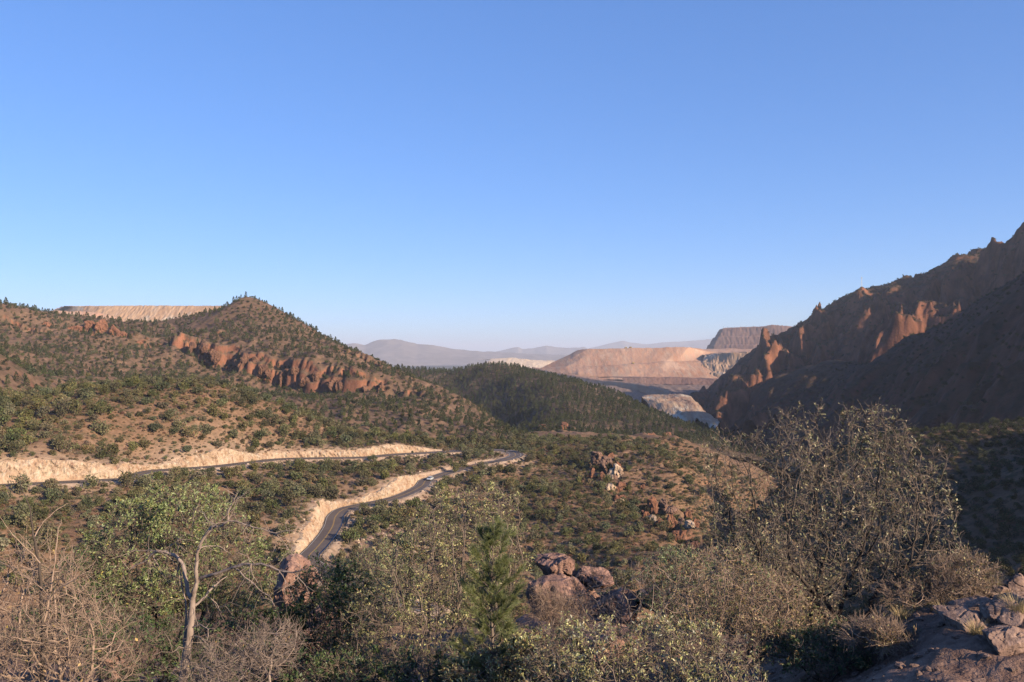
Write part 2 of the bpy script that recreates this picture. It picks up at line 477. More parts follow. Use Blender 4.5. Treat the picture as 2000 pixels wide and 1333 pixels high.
C_((600, 795, 650), (700, 797, 690), (800, 832, 600), (740, 868, 540), (850, 866, 550), (950, 866, 585), (520, 810, 600), (400, 790, 600), (250, 790, 590), (120, 800, 570), (880, 822, 680), (1000, 868, 600), (1040, 878, 640))
C_((480, 668, 1350), (300, 680, 1300), (0, 660, 1300), (-500, 640, 1300), (700, 745, 1250), (850, 800, 1150), (950, 845, 1000), (1000, 868, 850), (1050, 880, 760), (900, 835, 900), (1000, 900, 1200), (700, 820, 1500), (300, 760, 1600), (-500, 700, 1600))
mtF = RBF(ctrl, 18.0)
def mt_z(X, Y):
    z = mtF(X, Y)
    z = z + 3.0 * fbm(X / 80, Y / 80, 3, 41) + 2.6 * ridged(X / 38 + 0.3 * Y / 38, Y / 70, 3, 43) * sstep(1120, 950, Y) + 0.8 * ridged(X / 14, Y / 14, 2, 45)
    z = cliff(z, X, Y, P3((282, 676, 960), (340, 684, 940), (400, 697, 903), (450, 709, 880), (520, 726, 852), (560, 738, 840), (600, 741, 825), (660, 748, 806), (770, 764, 782)), 21, 15, 9, 51, 2.0, 30, 1, 11)
    z = cliff(z, X, Y, P3((150, 640, 990), (190, 655, 975), (230, 658, 970), (280, 672, 965)), 16, 10, 7, 57, 1.6, 15, 1, 7)
    z = cliff(z, X, Y, P3((330, 640, 1020), (400, 662, 980), (450, 668, 960)), 9, 8, 6, 59, 1.6, 20, 1, 8)
    z = cliff(z, X, Y, P3((660, 690, 930), (720, 702, 910), (770, 716, 880)), 12, 9, 5, 61, 1.6, 15, 1, 5)
    z = cliff(z, X, Y, P3((790, 775, 790), (820, 785, 770), (850, 800, 755)), 9, 8, 5, 63, 1.5, 12, 1, 6)
    z = cliff(z, X, Y, P3((0, 640, 975), (60, 650, 960), (110, 655, 955)), 9, 9, 6, 65, 1.6, 12, 1, 6)
    return z
M_mt = terrain_mat('mountain_ground', (0.25, 0.155, 0.10), (0.165, 0.10, 0.065), (0.065, 0.055, 0.03), (0.29, 0.125, 0.072), (0.17, 0.078, 0.05), 0.012, 0.22, (0.50, 0.68), 0.8, spot=0.12, bd=2.2)
mount = Layer('mountain', -480, 1060, 500, np.concatenate([np.linspace(455, 760, 100, endpoint=False), np.linspace(760, 1120, 230, endpoint=False), np.linspace(1120, 1600, 40)]), mt_z, M_mt)

# ---------------------------------------------------------------- dark wooded hill in the middle
ctrl = []
C_((600, 729, 1500), (700, 725, 1520), (770, 723, 1500), (850, 729, 1450), (930, 719, 1400), (965, 714, 1385), (1000, 724, 1350), (1040, 731, 1300), (1100, 745, 1220), (1150, 756, 1160), (1200, 774, 1100), (1250, 801, 1050), (1300, 822, 1000), (1400, 847, 900), (1480, 873, 850))
C_((1000, 745, 1240), (1040, 772, 1120), (1060, 800, 980), (1080, 828, 850), (1110, 845, 790), (1180, 800, 960), (1250, 832, 880), (1180, 845, 820), (1300, 855, 800), (1400, 875, 760), (1250, 868, 730))
C_((930, 850, 1080), (905, 800, 1230), (860, 765, 1340), (970, 862, 980), (1000, 862, 880), (1010, 860, 800), (800, 752, 1360), (890, 738, 1390), (970, 752, 1270), (720, 752, 1330), (1000, 790, 1130))
C_((965, 760, 1700), (1200, 820, 1450), (1400, 900, 1200), (770, 760, 1800), (1550, 930, 950), (600, 760, 1800), (1500, 900, 800), (1100, 790, 1600), (1560, 960, 1200))
dkF = RBF(ctrl, 25.0)
def dk_z(X, Y):
    z = dkF(X, Y) + 2.5 * fbm(X / 70, Y / 70, 3, 71) + 1.8 * ridged(X / 30, Y / 50, 3, 73)
    z = cliff(z, X, Y, P3((1020, 832, 830), (1060, 832, 822), (1105, 838, 812), (1125, 846, 795)), 13, 9, 5, 77, 1.8, 12, 1, 6)
    z = cliff(z, X, Y, P3((1235, 852, 775), (1280, 856, 765), (1310, 860, 755), (1345, 866, 750)), 14, 9, 5, 79, 1.8, 12, 1, 6)
    return z
M_dk = terrain_mat('wooded_hill_ground', (0.19, 0.125, 0.08), (0.12, 0.08, 0.052), (0.05, 0.045, 0.025), (0.33, 0.15, 0.085), (0.2, 0.095, 0.06), 0.012, 0.2, (0.50, 0.68), 0.8, spot=0.1, bd=2.2)
dark = Layer('wooded_hill', 580, 1600, 300, np.concatenate([np.linspace(720, 1420, 200, endpoint=False), np.linspace(1420, 1800, 25)]), dk_z, M_dk)

# ---------------------------------------------------------------- right mountains
ctrl = []
CREST_F = [(1300, 841, 2330), (1385, 760, 2300), (1420, 724, 2270), (1450, 698, 2250), (1480, 678, 2220), (1510, 660, 2190), (1545, 641, 2150), (1580, 618, 2110), (1612, 600, 2080), (1640, 584, 2050), (1665, 571, 2030), (1690, 567, 2000), (1720, 565, 1990), (1745, 554, 1975), (1780, 550, 1950), (1815, 532, 1925), (1845, 512, 1905), (1872, 499, 1890), (1910, 502, 1880), (1935, 507, 1870), (1965, 491, 1860), (1990, 483, 1850), (2020, 489, 1840), (2200, 419, 1780), (2600, 349, 1700), (3000, 339, 1600)]
C_(*CREST_F)
SPURS = [[(1612, 606, 2080), (1592, 632, 1950), (1572, 650, 1880), (1550, 685, 1780), (1532, 722, 1700), (1485, 775, 1620)],
         [(1690, 573, 2000), (1680, 600, 1890), (1672, 622, 1800), (1690, 640, 1690), (1705, 672, 1590)],
         [(1872, 505, 1890), (1868, 545, 1770), (1850, 575, 1660), (1810, 620, 1540), (1765, 672, 1430)],
         [(1990, 464, 1850), (1985, 510, 1700), (1960, 545, 1560)]]
for s in SPURS: C_(*s[1:])
C_((1440, 770, 2000), (1400, 800, 1950), (1520, 705, 2000), (1470, 750, 1950), (1635, 690, 1880), (1625, 745, 1740), (1600, 785, 1600), (1765, 655, 1800), (1755, 712, 1640), (1720, 780, 1480), (1935, 605, 1720), (1925, 670, 1560), (1500, 830, 1600), (1420, 830, 1750))
for px, py, D in CREST_F[1::3]: C_((px, py + 130, D + 420))
for px in (1400, 1800, 2200, 3000): C_((px, 840, 2900))
for px, py in ((1750, 800), (2000, 760), (2500, 700), (3000, 700)): C_((px, py, 1350))
rmF = RBF(ctrl, 14.0)
def rm_z(X, Y):
    z = rmF(X, Y); k = sstep(2400, 1900, Y)
    u = (X * 0.93 - Y * 0.36); v = (X * 0.36 + Y * 0.93)
    d, s, zz, run, L = seg_dist(X, Y, P3(*CREST_F)); q = 0.07 + 0.93 * sstep(25, 230, d)
    u = u + 26 * fbm(X / 90, Y / 90, 2, 85)
    z = z + q * (6 * fbm(X / 190, Y / 190, 3, 81) + 58 * (ridged(u / 180, v / 460, 3, 83, 0.5) * k - 0.60) + 27 * (ridged(u / 70, v / 170, 3, 89) - 0.5)) + 6 * q * ridged(u / 24, v / 40, 3, 87) + 2.4 * ridged(u / 12, v / 17, 2, 84) + 4.5 * fbm(X / 45, Y / 45, 2, 86) - 4
    st = 13.0; t = z / st + 0.35 * fbm(X / 60, Y / 60, 2, 88); fr = t - np.floor(t)
    return z + 0.55 * st * (sstep(0.25, 0.75, fr) - fr)
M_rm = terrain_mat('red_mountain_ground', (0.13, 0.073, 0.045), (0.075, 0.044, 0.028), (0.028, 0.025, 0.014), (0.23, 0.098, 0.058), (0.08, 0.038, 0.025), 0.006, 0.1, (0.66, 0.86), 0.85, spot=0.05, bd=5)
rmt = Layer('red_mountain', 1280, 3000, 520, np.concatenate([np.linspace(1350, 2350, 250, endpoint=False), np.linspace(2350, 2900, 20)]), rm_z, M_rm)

ctrl = []
CREST_G = [(1400, 880, 1850), (1463, 806, 1760), (1542, 742, 1660), (1576, 722, 1600), (1620, 712, 1530), (1690, 716, 1430), (1740, 708, 1350), (1778, 662, 1290), (1822, 645, 1220), (1866, 624, 1150), (1917, 598, 1070), (1967, 570, 1000), (2000, 550, 950), (2200, 450, 800), (2600, 340, 680), (3200, 240, 600), (3900, 200, 520)]
C_(*CREST_G)
C_((1440, 850, 1550), (1500, 880, 1380), (1560, 905, 1150), (1620, 945, 950), (1700, 1000, 750), (1800, 1050, 600), (1640, 790, 1300), (1730, 790, 1120), (1800, 775, 1000), (1880, 740, 880), (1960, 730, 790), (1980, 850, 640), (2300, 700, 600), (2300, 880, 480), (2800, 600, 500), (2800, 800, 400), (3600, 500, 400), (3600, 800, 300))
for px, py, D in CREST_G[::2]: C_((px, py + 170, D + 330))
rgF = RBF(ctrl, 14.0)
def rg_z(X, Y):
    u = (X * 0.86 + Y * 0.5); v = (-X * 0.5 + Y * 0.86)
    d, s, zz, run, L = seg_dist(X, Y, P3(*CREST_G))
    q = 0.2 + 0.8 * sstep(10, 130, d)
    return rgF(X, Y) + q * (18 * ridged(v / 130, u / 320, 4, 93, 0.55) + 9 * ridged(v / 46, u / 90, 3, 95) + 7 * fbm(X / 140, Y / 140, 3, 97)) + 1.6 * ridged(u / 18, v / 22, 2, 99)
M_rg = terrain_mat('shaded_ridge_ground', (0.085, 0.052, 0.034), (0.06, 0.038, 0.026), (0.032, 0.028, 0.017), (0.15, 0.064, 0.04), (0.075, 0.037, 0.026), 0.006, 0.1, (0.62, 0.82), 0.9, spot=0.05, bd=5)  # darker copy of the mountain ground; the ridge's shade is put into its colour
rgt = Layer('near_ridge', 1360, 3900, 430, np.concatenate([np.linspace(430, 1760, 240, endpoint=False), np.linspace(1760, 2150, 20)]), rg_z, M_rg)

ctrl = []
C_((1380, 1130, 430), (1470, 1010, 425), (1550, 940, 422), (1650, 880, 420), (1760, 844, 412), (1850, 857, 392), (1930, 853, 382), (2000, 851, 372), (2200, 815, 340))
ctrl += [(285, 310, 0), (300, 285, 12), (322, 245, 24), (325, 200, 30), (325, 150, 46), (335, 105, 60), (420, 220, 40), (430, 130, 70)]  # unseen ridge out of frame, shaped to throw shade on this slope
C_((2000, 950, 300), (2000, 1120, 215), (1850, 1010, 300), (1800, 1180, 215), (1600, 1100, 320), (1480, 1250, 300), (1900, 1330, 165), (1500, 1400, 200), (1930, 900, 345))
ctrl += [(190, 230, -42), (150, 150, -58), (260, 180, -8), (250, 110, 2), (100, 110, -72), (190, 105, -30)]
C_((2000, 910, 520), (1760, 930, 540), (1550, 1010, 540), (1400, 1080, 540), (2400, 830, 480))
ctrl += [(430, 400, -20), (520, 300, 10)]
nrF = RBF(ctrl, 10.0)
def nr_z(X, Y):
    return nrF(X, Y) + 2.0 * fbm(X / 40, Y / 40, 3, 103) + 1.2 * ridged(X / 18, Y / 18, 3, 105)
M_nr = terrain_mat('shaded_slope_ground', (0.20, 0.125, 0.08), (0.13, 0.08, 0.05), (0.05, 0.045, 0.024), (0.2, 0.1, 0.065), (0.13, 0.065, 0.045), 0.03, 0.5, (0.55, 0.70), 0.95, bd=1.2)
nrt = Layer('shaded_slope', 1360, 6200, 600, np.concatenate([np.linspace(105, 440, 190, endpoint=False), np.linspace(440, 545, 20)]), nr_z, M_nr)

# ---------------------------------------------------------------- ground at our feet
ctrl = [(0, 0.3, -1.75), (-6, 0.3, -1.9), (6, 0.3, -1.8), (0, 3, -2.3), (-3, 7, -3.5), (0, 7, -3.6), (3, 7, -3.1), (5.0, 9.3, -3.05), (5.6, 11, -3.3), (7.3, 13, -3.75), (6.2, 9.5, -2.95), (8.6, 12, -3.5), (4.4, 12, -4.1), (2.5, 12, -4.9),
        (-6, 11, -4.8), (-4, 14, -5.7), (0, 14, -5.6), (-9, 18, -6.9), (-3, 22, -8.1), (2, 22, -8.0), (8, 18, -7.2), (12, 22, -9.0), (-8, 32, -11.3), (1.5, 30, -10.4), (5, 36, -13), (-14, 40, -14.5), (-4, 44, -16.5), (14, 40, -19), (-40, 40, -13), (30, 40, -15),
        (0, 70, -33), (-30, 70, -31), (-70, 80, -32), (30, 70, -40), (60, 70, -40), (0, 120, -62), (-60, 120, -58), (60, 120, -75), (-110, 120, -55), (110, 120, -80), (0, 180, -90), (-100, 180, -78), (100, 180, -105)]
ctrl += [(14, 12, -5.6), (12, 8, -4.6), (20, 15, -8.5), (10, 4, -3.2), (14, 2, -4.2), (9.5, 16, -6.0)]
ctrl = [q for q in ctrl if q not in ((2, 22, -8.0), (1.5, 30, -10.4))]
C_((1110, 1240, 25.6), (1190, 1238, 25), (1285, 1212, 24.3), (1050, 1255, 25), (1150, 1300, 21), (1120, 1255, 29), (1250, 1262, 28), (575, 1222, 30), (632, 1238, 28), (560, 1280, 26), (480, 1290, 27), (700, 1300, 26), (575, 1268, 33), (1180, 1292, 16.4))
fgF = RBF(ctrl, 1.5)
def fg_z(X, Y):
    k = sstep(2, 8, Y)
    z = fgF(X, Y) + 0.22 * k * fbm(X / 3.2, Y / 3.2, 4, 111) + 0.06 * k * ridged(X / 0.9, Y / 0.9, 4, 113) + sstep(20, 60, Y) * 1.6 * fbm(X / 18, Y / 18, 4, 115)
    return z
M_fg = terrain_mat('overlook_ground', (0.30, 0.19, 0.14), (0.19, 0.11, 0.08), (0.10, 0.075, 0.04), (0.28, 0.16, 0.12), (0.17, 0.09, 0.07), 0.5, 8.0, (0.55, 0.8), 0.5, bump=0.35, spot=1.3)
fore = Layer('overlook_slope', -700, 3000, 330, np.concatenate([np.linspace(0.6, 16, 120, endpoint=False), np.linspace(16, 50, 110, endpoint=False), np.linspace(50, 185, 60)]), fg_z, M_fg)

# ---------------------------------------------------------------- mine, tailings and far country (lofts through lines)
def loft(name, curves, nu, rows, mat, amp=0.0, scale=60.0, seed=0, fine=0.0, ext=True):
    """surface through a list of lines of (px, py, D) knots; rows = pieces between neighbouring lines"""
    us = np.linspace(0, 1, nu); R = []
    for c in curves:
        p = np.array([W(*q) for q in c]); k = np.array([q[0] for q in c], float)
        k = (k - k[0]) / (k[-1] - k[0])
        R.append(np.stack([np.interp(us, k, p[:, i]) for i in range(3)], -1))
    S = [R[0]]
    for a, b, n in zip(R[:-1], R[1:], rows):
        for i in range(1, n + 1): S.append(a + (b - a) * i / n)
    S = np.array(S)                     # rows x nu x 3
    X, Y = S[..., 0], S[..., 1]
    if amp:
        S[..., 2] += amp * fbm(X / scale, Y / scale, 4, seed) + fine * ridged(X / (scale * 0.22), Y / (scale * 0.5), 3, seed + 4)
    n, m = S.shape[:2]; idx = np.arange(n * m).reshape(n, m)
    f = np.stack([idx[:-1, :-1], idx[:-1, 1:], idx[1:, 1:], idx[1:, :-1]], -1).reshape(-1, 4)
    return tag(obj(name, np_mesh(name, S.reshape(-1, 3), [f[:, ::-1]], [mat], True)), kind='structure')

def dump_mat(name, cols, sc, band=None):
    m, nd, lk, b = new_mat(name, 0.95, 0.1)
    g = nd.new('ShaderNodeNewGeometry'); pos = g.outputs['Position']
    c = mixc(nd, lk, nz(nd, lk, pos, sc, 6, 0.6, 0.38, 0.62, (1, 0.4, 0.4)), cols[0], cols[1])
    c = mixc(nd, lk, nz(nd, lk, pos, sc * 6, 5, 0.65, 0.45, 0.7, (1.6, 0.3, 0.25)), c, cols[2])
    if len(cols) > 3:
        c = mixc(nd, lk, nz(nd, lk, pos, sc * 1.7, 5, 0.6, 0.54, 0.62, (1, 0.5, 1.5)), c, cols[3])
    lk.new(c, b.inputs['Base Color'])
    bp = nd.new('ShaderNodeBump'); bp.inputs['Strength'].default_value = 0.6; bp.inputs['Distance'].default_value = 3
    lk.new(nz(nd, lk, pos, sc * 9, 5, 0.65, 0.2, 0.8, (1.5, 0.4, 0.3)), bp.inputs['Height']); lk.new(bp.outputs[0], b.inputs['Normal'])
    return m
M_pink = dump_mat('pink_mine_spoil', [(0.42, 0.235, 0.155), (0.33, 0.17, 0.105), (0.36, 0.25, 0.18), (0.46, 0.29, 0.2)], 0.006)
M_gold = dump_mat('tan_tailings', [(0.40, 0.25, 0.15), (0.34, 0.205, 0.125), (0.44, 0.30, 0.20), (0.43, 0.34, 0.26)], 0.006)
M_dark = dump_mat('dark_pit_rock', [(0.17, 0.10, 0.085), (0.21, 0.12, 0.09), (0.14, 0.09, 0.08)], 0.006)
M_cream = dump_mat('cream_spoil', [(0.36, 0.235, 0.155), (0.27, 0.155, 0.105), (0.41, 0.31, 0.22), (0.52, 0.45, 0.35)], 0.012)
M_floor = dump_mat('mine_floor_dirt', [(0.20, 0.135, 0.105), (0.16, 0.11, 0.09), (0.25, 0.17, 0.13)], 0.006)
M_dune = dump_mat('pale_tailings', [(0.60, 0.44, 0.30), (0.55, 0.40, 0.27), (0.64, 0.50, 0.36)], 0.004)
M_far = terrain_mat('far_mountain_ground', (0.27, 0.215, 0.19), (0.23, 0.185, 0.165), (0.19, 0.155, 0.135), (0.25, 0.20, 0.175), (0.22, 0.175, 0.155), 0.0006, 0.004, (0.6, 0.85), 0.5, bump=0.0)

# left tailings behind the mountain
loft('tailings_bench', [[(20, 609, 2700), (360, 650, 2700)], [(60, 609, 2330), (130, 608, 2320), (190, 612, 2330), (230, 622, 2340), (280, 640, 2340), (340, 665, 2330)], [(30, 645, 2230), (200, 650, 2240), (340, 690, 2260)], [(0, 690, 2100), (340, 720, 2150)]], 160, [3, 24, 6], M_pink, 2.0, 50, 5, 1.2)
loft('tailings_pile', [[(150, 600, 3100), (470, 599, 3100)], [(118, 601.5, 2720), (126, 600, 2560), (200, 599.2, 2500), (330, 599.5, 2480), (450, 600, 2480)], [(98, 610, 2640), (180, 622, 2440), (450, 630, 2400)], [(90, 640, 2600), (200, 652, 2360), (470, 660, 2330)], [(90, 680, 2500), (480, 690, 2250)]], 260, [3, 16, 22, 4], M_gold, 1.6, 60, 6, 2.0)
# big flat-topped dump in the middle
loft('mine_dump', [[(1140, 683, 4300), (1480, 682, 4300)],
                   [(1128, 685, 3560), (1150, 682.5, 3480), (1230, 681, 3450), (1345, 679, 3450), (1375, 686, 3520), (1420, 694, 3600), (1470, 697, 3700)],
                   [(1060, 718, 3450), (1110, 716, 3350), (1200, 713, 3320), (1300, 708, 3330), (1380, 703, 3420), (1470, 700, 3600)],
                   [(1050, 722, 3430), (1110, 719, 3320), (1200, 715, 3290), (1300, 710, 3300), (1380, 705, 3390), (1470, 702, 3560)],
                   [(1050, 730, 3360), (1130, 728, 3240), (1220, 737, 3180), (1300, 740, 3150), (1390, 742, 3150), (1470, 735, 3300)],
                   [(1050, 738, 3300), (1300, 746, 3080), (1470, 746, 3100)]], 300, [3, 34, 3, 30, 6], M_pink, 4.0, 160, 7, 0.8)
loft('mine_highwall', [[(1340, 690, 4107), (1480, 692, 4107)], [(1376, 697, 3396), (1400, 694, 3352), (1430, 690, 3285), (1457, 690, 3263), (1500, 690, 3219)], [(1370, 712, 3341), (1410, 712, 3285), (1500, 712, 3196)], [(1372, 714, 3313), (1500, 714, 3174)], [(1366, 728, 3285), (1500, 730, 3141)], [(1366, 730, 3257), (1500, 732, 3108)], [(1360, 745, 3230), (1500, 748, 3085)]], 150, [3, 12, 2, 12, 2, 12], M_gold, 5, 70, 8, 3.0)
# red pit edge and floor
loft('mine_pit_bench', [[(1150, 737, 3050), (1480, 741, 2900)], [(1215, 738, 2920), (1330, 738, 2900), (1380, 742, 2880), (1480, 745, 2840)], [(1218, 752, 2890), (1330, 752, 2870), (1480, 756, 2800)]], 120, [4, 10], M_dark, 2.5, 50, 9, 1.5)
loft('mine_floor', [[(850, 735, 4600), (1700, 735, 4600)], [(900, 745, 3200), (1650, 747, 3200)], [(1000, 752, 2850), (1600, 756, 2780)], [(1050, 770, 2500), (1580, 790, 2450)], [(1100, 815, 2150), (1560, 850, 2050)], [(1150, 900, 1700), (1620, 930, 1600)]], 200, [10, 16, 30, 40, 20], M_floor, 4.0, 120, 10, 1.5)
loft('haul_road', [[(1040, 717, 3210), (1090, 727, 3080), (1180, 742, 2880), (1245, 748, 2700), (1310, 762, 2480)], [(1042, 720, 3190), (1092, 730.5, 3060), (1181, 745, 2860), (1243, 751.5, 2680), (1306, 766, 2460)], [(1042, 733, 3170), (1092, 742, 3040), (1181, 757, 2840), (1243, 764, 2660), (1300, 780, 2440)]], 120, [2, 8], M_pink, 0.6, 20, 12, 0.4)
# cream pile in the sun
loft('cream_spoil_pile', [[(1250, 850, 1720), (1330, 850, 1720), (1406, 880, 1450)], [(1253, 776, 1634), (1270, 770, 1672), (1330, 769, 1656), (1345, 775, 1611), (1375, 800, 1482), (1406, 828, 1368)],
                          [(1256, 777, 1580), (1290, 779, 1558), (1330, 777, 1565), (1350, 785, 1520), (1375, 806, 1444), (1403, 830, 1352)],
                          [(1262, 786, 1558), (1290, 790, 1520), (1320, 800, 1482), (1345, 812, 1428), (1370, 822, 1383), (1398, 834, 1337)],
                          [(1270, 800, 1520), (1300, 812, 1466), (1330, 826, 1413), (1395, 850, 1307)], [(1270, 1000, 1420), (1395, 1000, 1240)]], 160, [10, 8, 14, 10, 8], M_cream, 3.5, 60, 13, 0.8)
# terraced pit wall far right
steps = [(1378, 686), (1386, 679), (1389, 668), (1396, 661), (1400, 652), (1407, 644.5)]
loft('pit_wall', [[(1420, 642, 6000), (1500, 638.5, 5900), (1560, 640, 5800), (1700, 620, 5500)],
                  [(1405, 645, 5200), (1410, 643.5, 5080), (1470, 641, 5000), (1498, 638, 4960), (1508, 636.5, 4950), (1535, 638, 4930), (1548, 643, 4920), (1700, 630, 4700)],
                  [(1396, 660, 5180), (1404, 659, 5030), (1500, 657, 4930), (1700, 655, 4680)], [(1392, 662, 5160), (1402, 661, 5005), (1500, 659, 4905), (1700, 657, 4650)],
                  [(1386, 675, 5150), (1396, 675, 4985), (1500, 674, 4885), (1700, 672, 4630)], [(1382, 677, 5130), (1394, 677, 4960), (1500, 676, 4860), (1700, 674, 4600)],
                  [(1376, 692, 5120), (1390, 692, 4940), (1500, 692, 4840), (1700, 690, 4580)], [(1330, 687, 5100), (1360, 695, 4850), (1500, 696, 4750), (1700, 694, 4500)]], 220, [3, 10, 2, 10, 2, 10, 3], M_dark, 3, 90, 14, 4.0)
loft('pale_tailings', [[(930, 702, 7200), (1120, 706, 7200)], [(960, 702, 6300), (1000, 700, 6250), (1020, 701, 6200), (1050, 706, 6150), (1120, 709, 6100)], [(940, 716, 6050), (1130, 718, 6000)], [(930, 730, 5800), (1130, 730, 5800)]], 90, [3, 14, 4], M_dune, 5, 130, 15, 3)
# far ranges
def far_range(name, crest, D, depth, seed, amp, scale):
    k = [(px, py, D) for px, py in crest]
    loft(name, [[(px, HOR + 14, D + depth) for px, py in crest], k, [(px, py + (HOR + 16 - py) * 0.45, D - depth * 0.35) for px, py in crest], [(px, HOR + 26, D - depth) for px, py in crest]], 260, [6, 30, 20], M_far, amp * 0.6, scale, seed, amp * 0.35)
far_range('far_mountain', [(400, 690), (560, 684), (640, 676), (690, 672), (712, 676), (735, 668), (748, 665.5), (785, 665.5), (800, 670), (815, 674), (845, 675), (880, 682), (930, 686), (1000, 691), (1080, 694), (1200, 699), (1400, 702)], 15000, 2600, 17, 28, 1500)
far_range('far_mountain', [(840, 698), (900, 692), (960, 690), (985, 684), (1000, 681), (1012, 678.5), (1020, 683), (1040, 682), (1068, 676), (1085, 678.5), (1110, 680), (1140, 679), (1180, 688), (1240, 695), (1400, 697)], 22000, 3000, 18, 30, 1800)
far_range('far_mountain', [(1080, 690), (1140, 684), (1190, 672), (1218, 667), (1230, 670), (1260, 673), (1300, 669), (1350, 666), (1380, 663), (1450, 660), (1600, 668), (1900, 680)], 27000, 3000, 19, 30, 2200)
# the plain out to the horizon
gp = np.array([[-60000, -300, -235], [60000, -300, -235], [60000, 60000, -300], [-60000, 60000, -300]], float)
tag(obj('ground', np_mesh('ground', gp, [np.array([[0, 1, 2, 3]])], [M_far])), kind='structure')

# haze: one closed box of thin air round everything
def box_mesh(name, lo, hi, mats):
    v = np.array([[x, y, z] for x in (lo[0], hi[0]) for y in (lo[1], hi[1]) for z in (lo[2], hi[2])], float)
    f = np.array([[0, 1, 3, 2], [4, 6, 7, 5], [0, 4, 5, 1], [2, 3, 7, 6], [0, 2, 6, 4], [1, 5, 7, 3]])
    return np_mesh(name, v, [f], mats)
mh = bpy.data.materials.new('thin_haze'); mh.use_nodes = True
mh.node_tree.nodes.clear()
pv = mh.node_tree.nodes.new('ShaderNodeVolumePrincipled'); mo = mh.node_tree.nodes.new('ShaderNodeOutputMaterial')
pv.inputs['Color'].default_value = (0.84, 0.88, 1.0, 1)
pv.inputs['Density'].default_value = 4.5e-5
pv.inputs['Anisotropy'].default_value = 0.0
mh.node_tree.links.new(pv.outputs[0], mo.inputs['Volume'])
tag(obj('haze', box_mesh('haze', (-61000, -400, -302), (61000, 60100, 520), [mh])), 'thin pale blue haze over the whole valley', None, None, 'stuff')

# ================================================================== roads
def asphalt():
    m, nd, lk, b = new_mat('asphalt', 0.85, 0.25)
    g = nd.new('ShaderNodeNewGeometry'); pos = g.outputs['Position']
    c = mixc(nd, lk, nz(nd, lk, pos, 0.15, 5), (0.105, 0.08, 0.07), (0.14, 0.108, 0.093))
    c = mixc(nd, lk, nz(nd, lk, pos, 1.5, 4, 0.6, 0.55, 0.75), c, (0.08, 0.065, 0.06))
    lk.new(c, b.inputs['Base Color'])
    return m
M_asph = asphalt()
M_yel = plain_mat('yellow_line_paint', (0.42, 0.25, 0.06), 0.7)
M_wht = plain_mat('white_line_paint', (0.5, 0.47, 0.43), 0.7)

def offset_line(P, off, dz=0.0):
    t = np.gradient(P[:, :2], axis=0); t /= np.hypot(t[:, 0], t[:, 1])[:, None]
    n = np.stack([-t[:, 1], t[:, 0]], -1)
    o = np.asarray(off, float).reshape(-1, 1)
    return np.column_stack([P[:, :2] + n * o, P[:, 2] + dz])

def ribbon(name, P, o0, o1, dz, mat, parent=None):
    A = offset_line(P, o0, dz); B = offset_line(P, o1, dz)
    n = len(P); V = np.vstack([A, B]); i = np.arange(n - 1)
    return obj(name, np_mesh(name, V, [np.stack([i, i + 1, n + i + 1, n + i], -1)[:, ::-1]], [mat]), parent)

def smooth_road(P):
    Q = catmull(P, 1.0)
    return Q
bay = np.exp(-((np.arange(len(RU)) - (len(RU) - 10)) / 30.0) ** 2)
road_u = tag(ribbon('road', RU, -3.3 - 0.5 * bay, 3.3 + 2.5 * bay, 0.03, M_asph), kind='structure')
bayl = np.exp(-((np.arange(len(RL)) - 6) / 18.0) ** 2)
road_l = tag(ribbon('road', RL, -3.3 - 0.6 * bayl, 3.3 + 1.5 * bayl, 0.034, M_asph), kind='structure')
for rd, P in ((road_u, RU), (road_l, RL)):
    for nm, a, b_, m in (('edge_line', 2.95, 3.1, M_wht), ('edge_line', -3.1, -2.95, M_wht), ('center_line', 0.06, 0.20, M_yel), ('center_line', -0.20, -0.06, M_yel)):
        ribbon(nm, P, a, b_, 0.045, m, rd)

# the blasted banks above the roads
def cut_mat():
    m, nd, lk, b = new_mat('road_cut_rock', 0.9, 0.15)
    g = nd.new('ShaderNodeNewGeometry'); pos = g.outputs['Position']
    c = mixc(nd, lk, nz(nd, lk, pos, 0.12, 5, 0.6, 0.38, 0.62), (0.47, 0.345, 0.235), (0.39, 0.25, 0.16))
    c = mixc(nd, lk, nz(nd, lk, pos, 0.5, 6, 0.7, 0.5, 0.68, (1, 1, 0.45)), c, (0.54, 0.44, 0.325))
    c = mixc(nd, lk, nz(nd, lk, pos, 0.4, 6, 0.75, 0.50, 0.64, (1.6, 1.6, 0.4)), c, (0.27, 0.155, 0.10))
    lk.new(c, b.inputs['Base Color'])
    bp = nd.new('ShaderNodeBump'); bp.inputs['Strength'].default_value = 0.7; bp.inputs['Distance'].default_value = 0.5
    lk.new(nz(nd, lk, pos, 0.9, 6, 0.7, 0.2, 0.8, (1.3, 1.3, 0.5)), bp.inputs['Height']); lk.new(bp.outputs[0], b.inputs['Normal'])
    return m
M_cut = cut_mat()
def nat_z(x, y):
    z = hillF(x, y); d, s, zr, run, L = seg_dist(x, y, ROAD_C[::2])
    return z
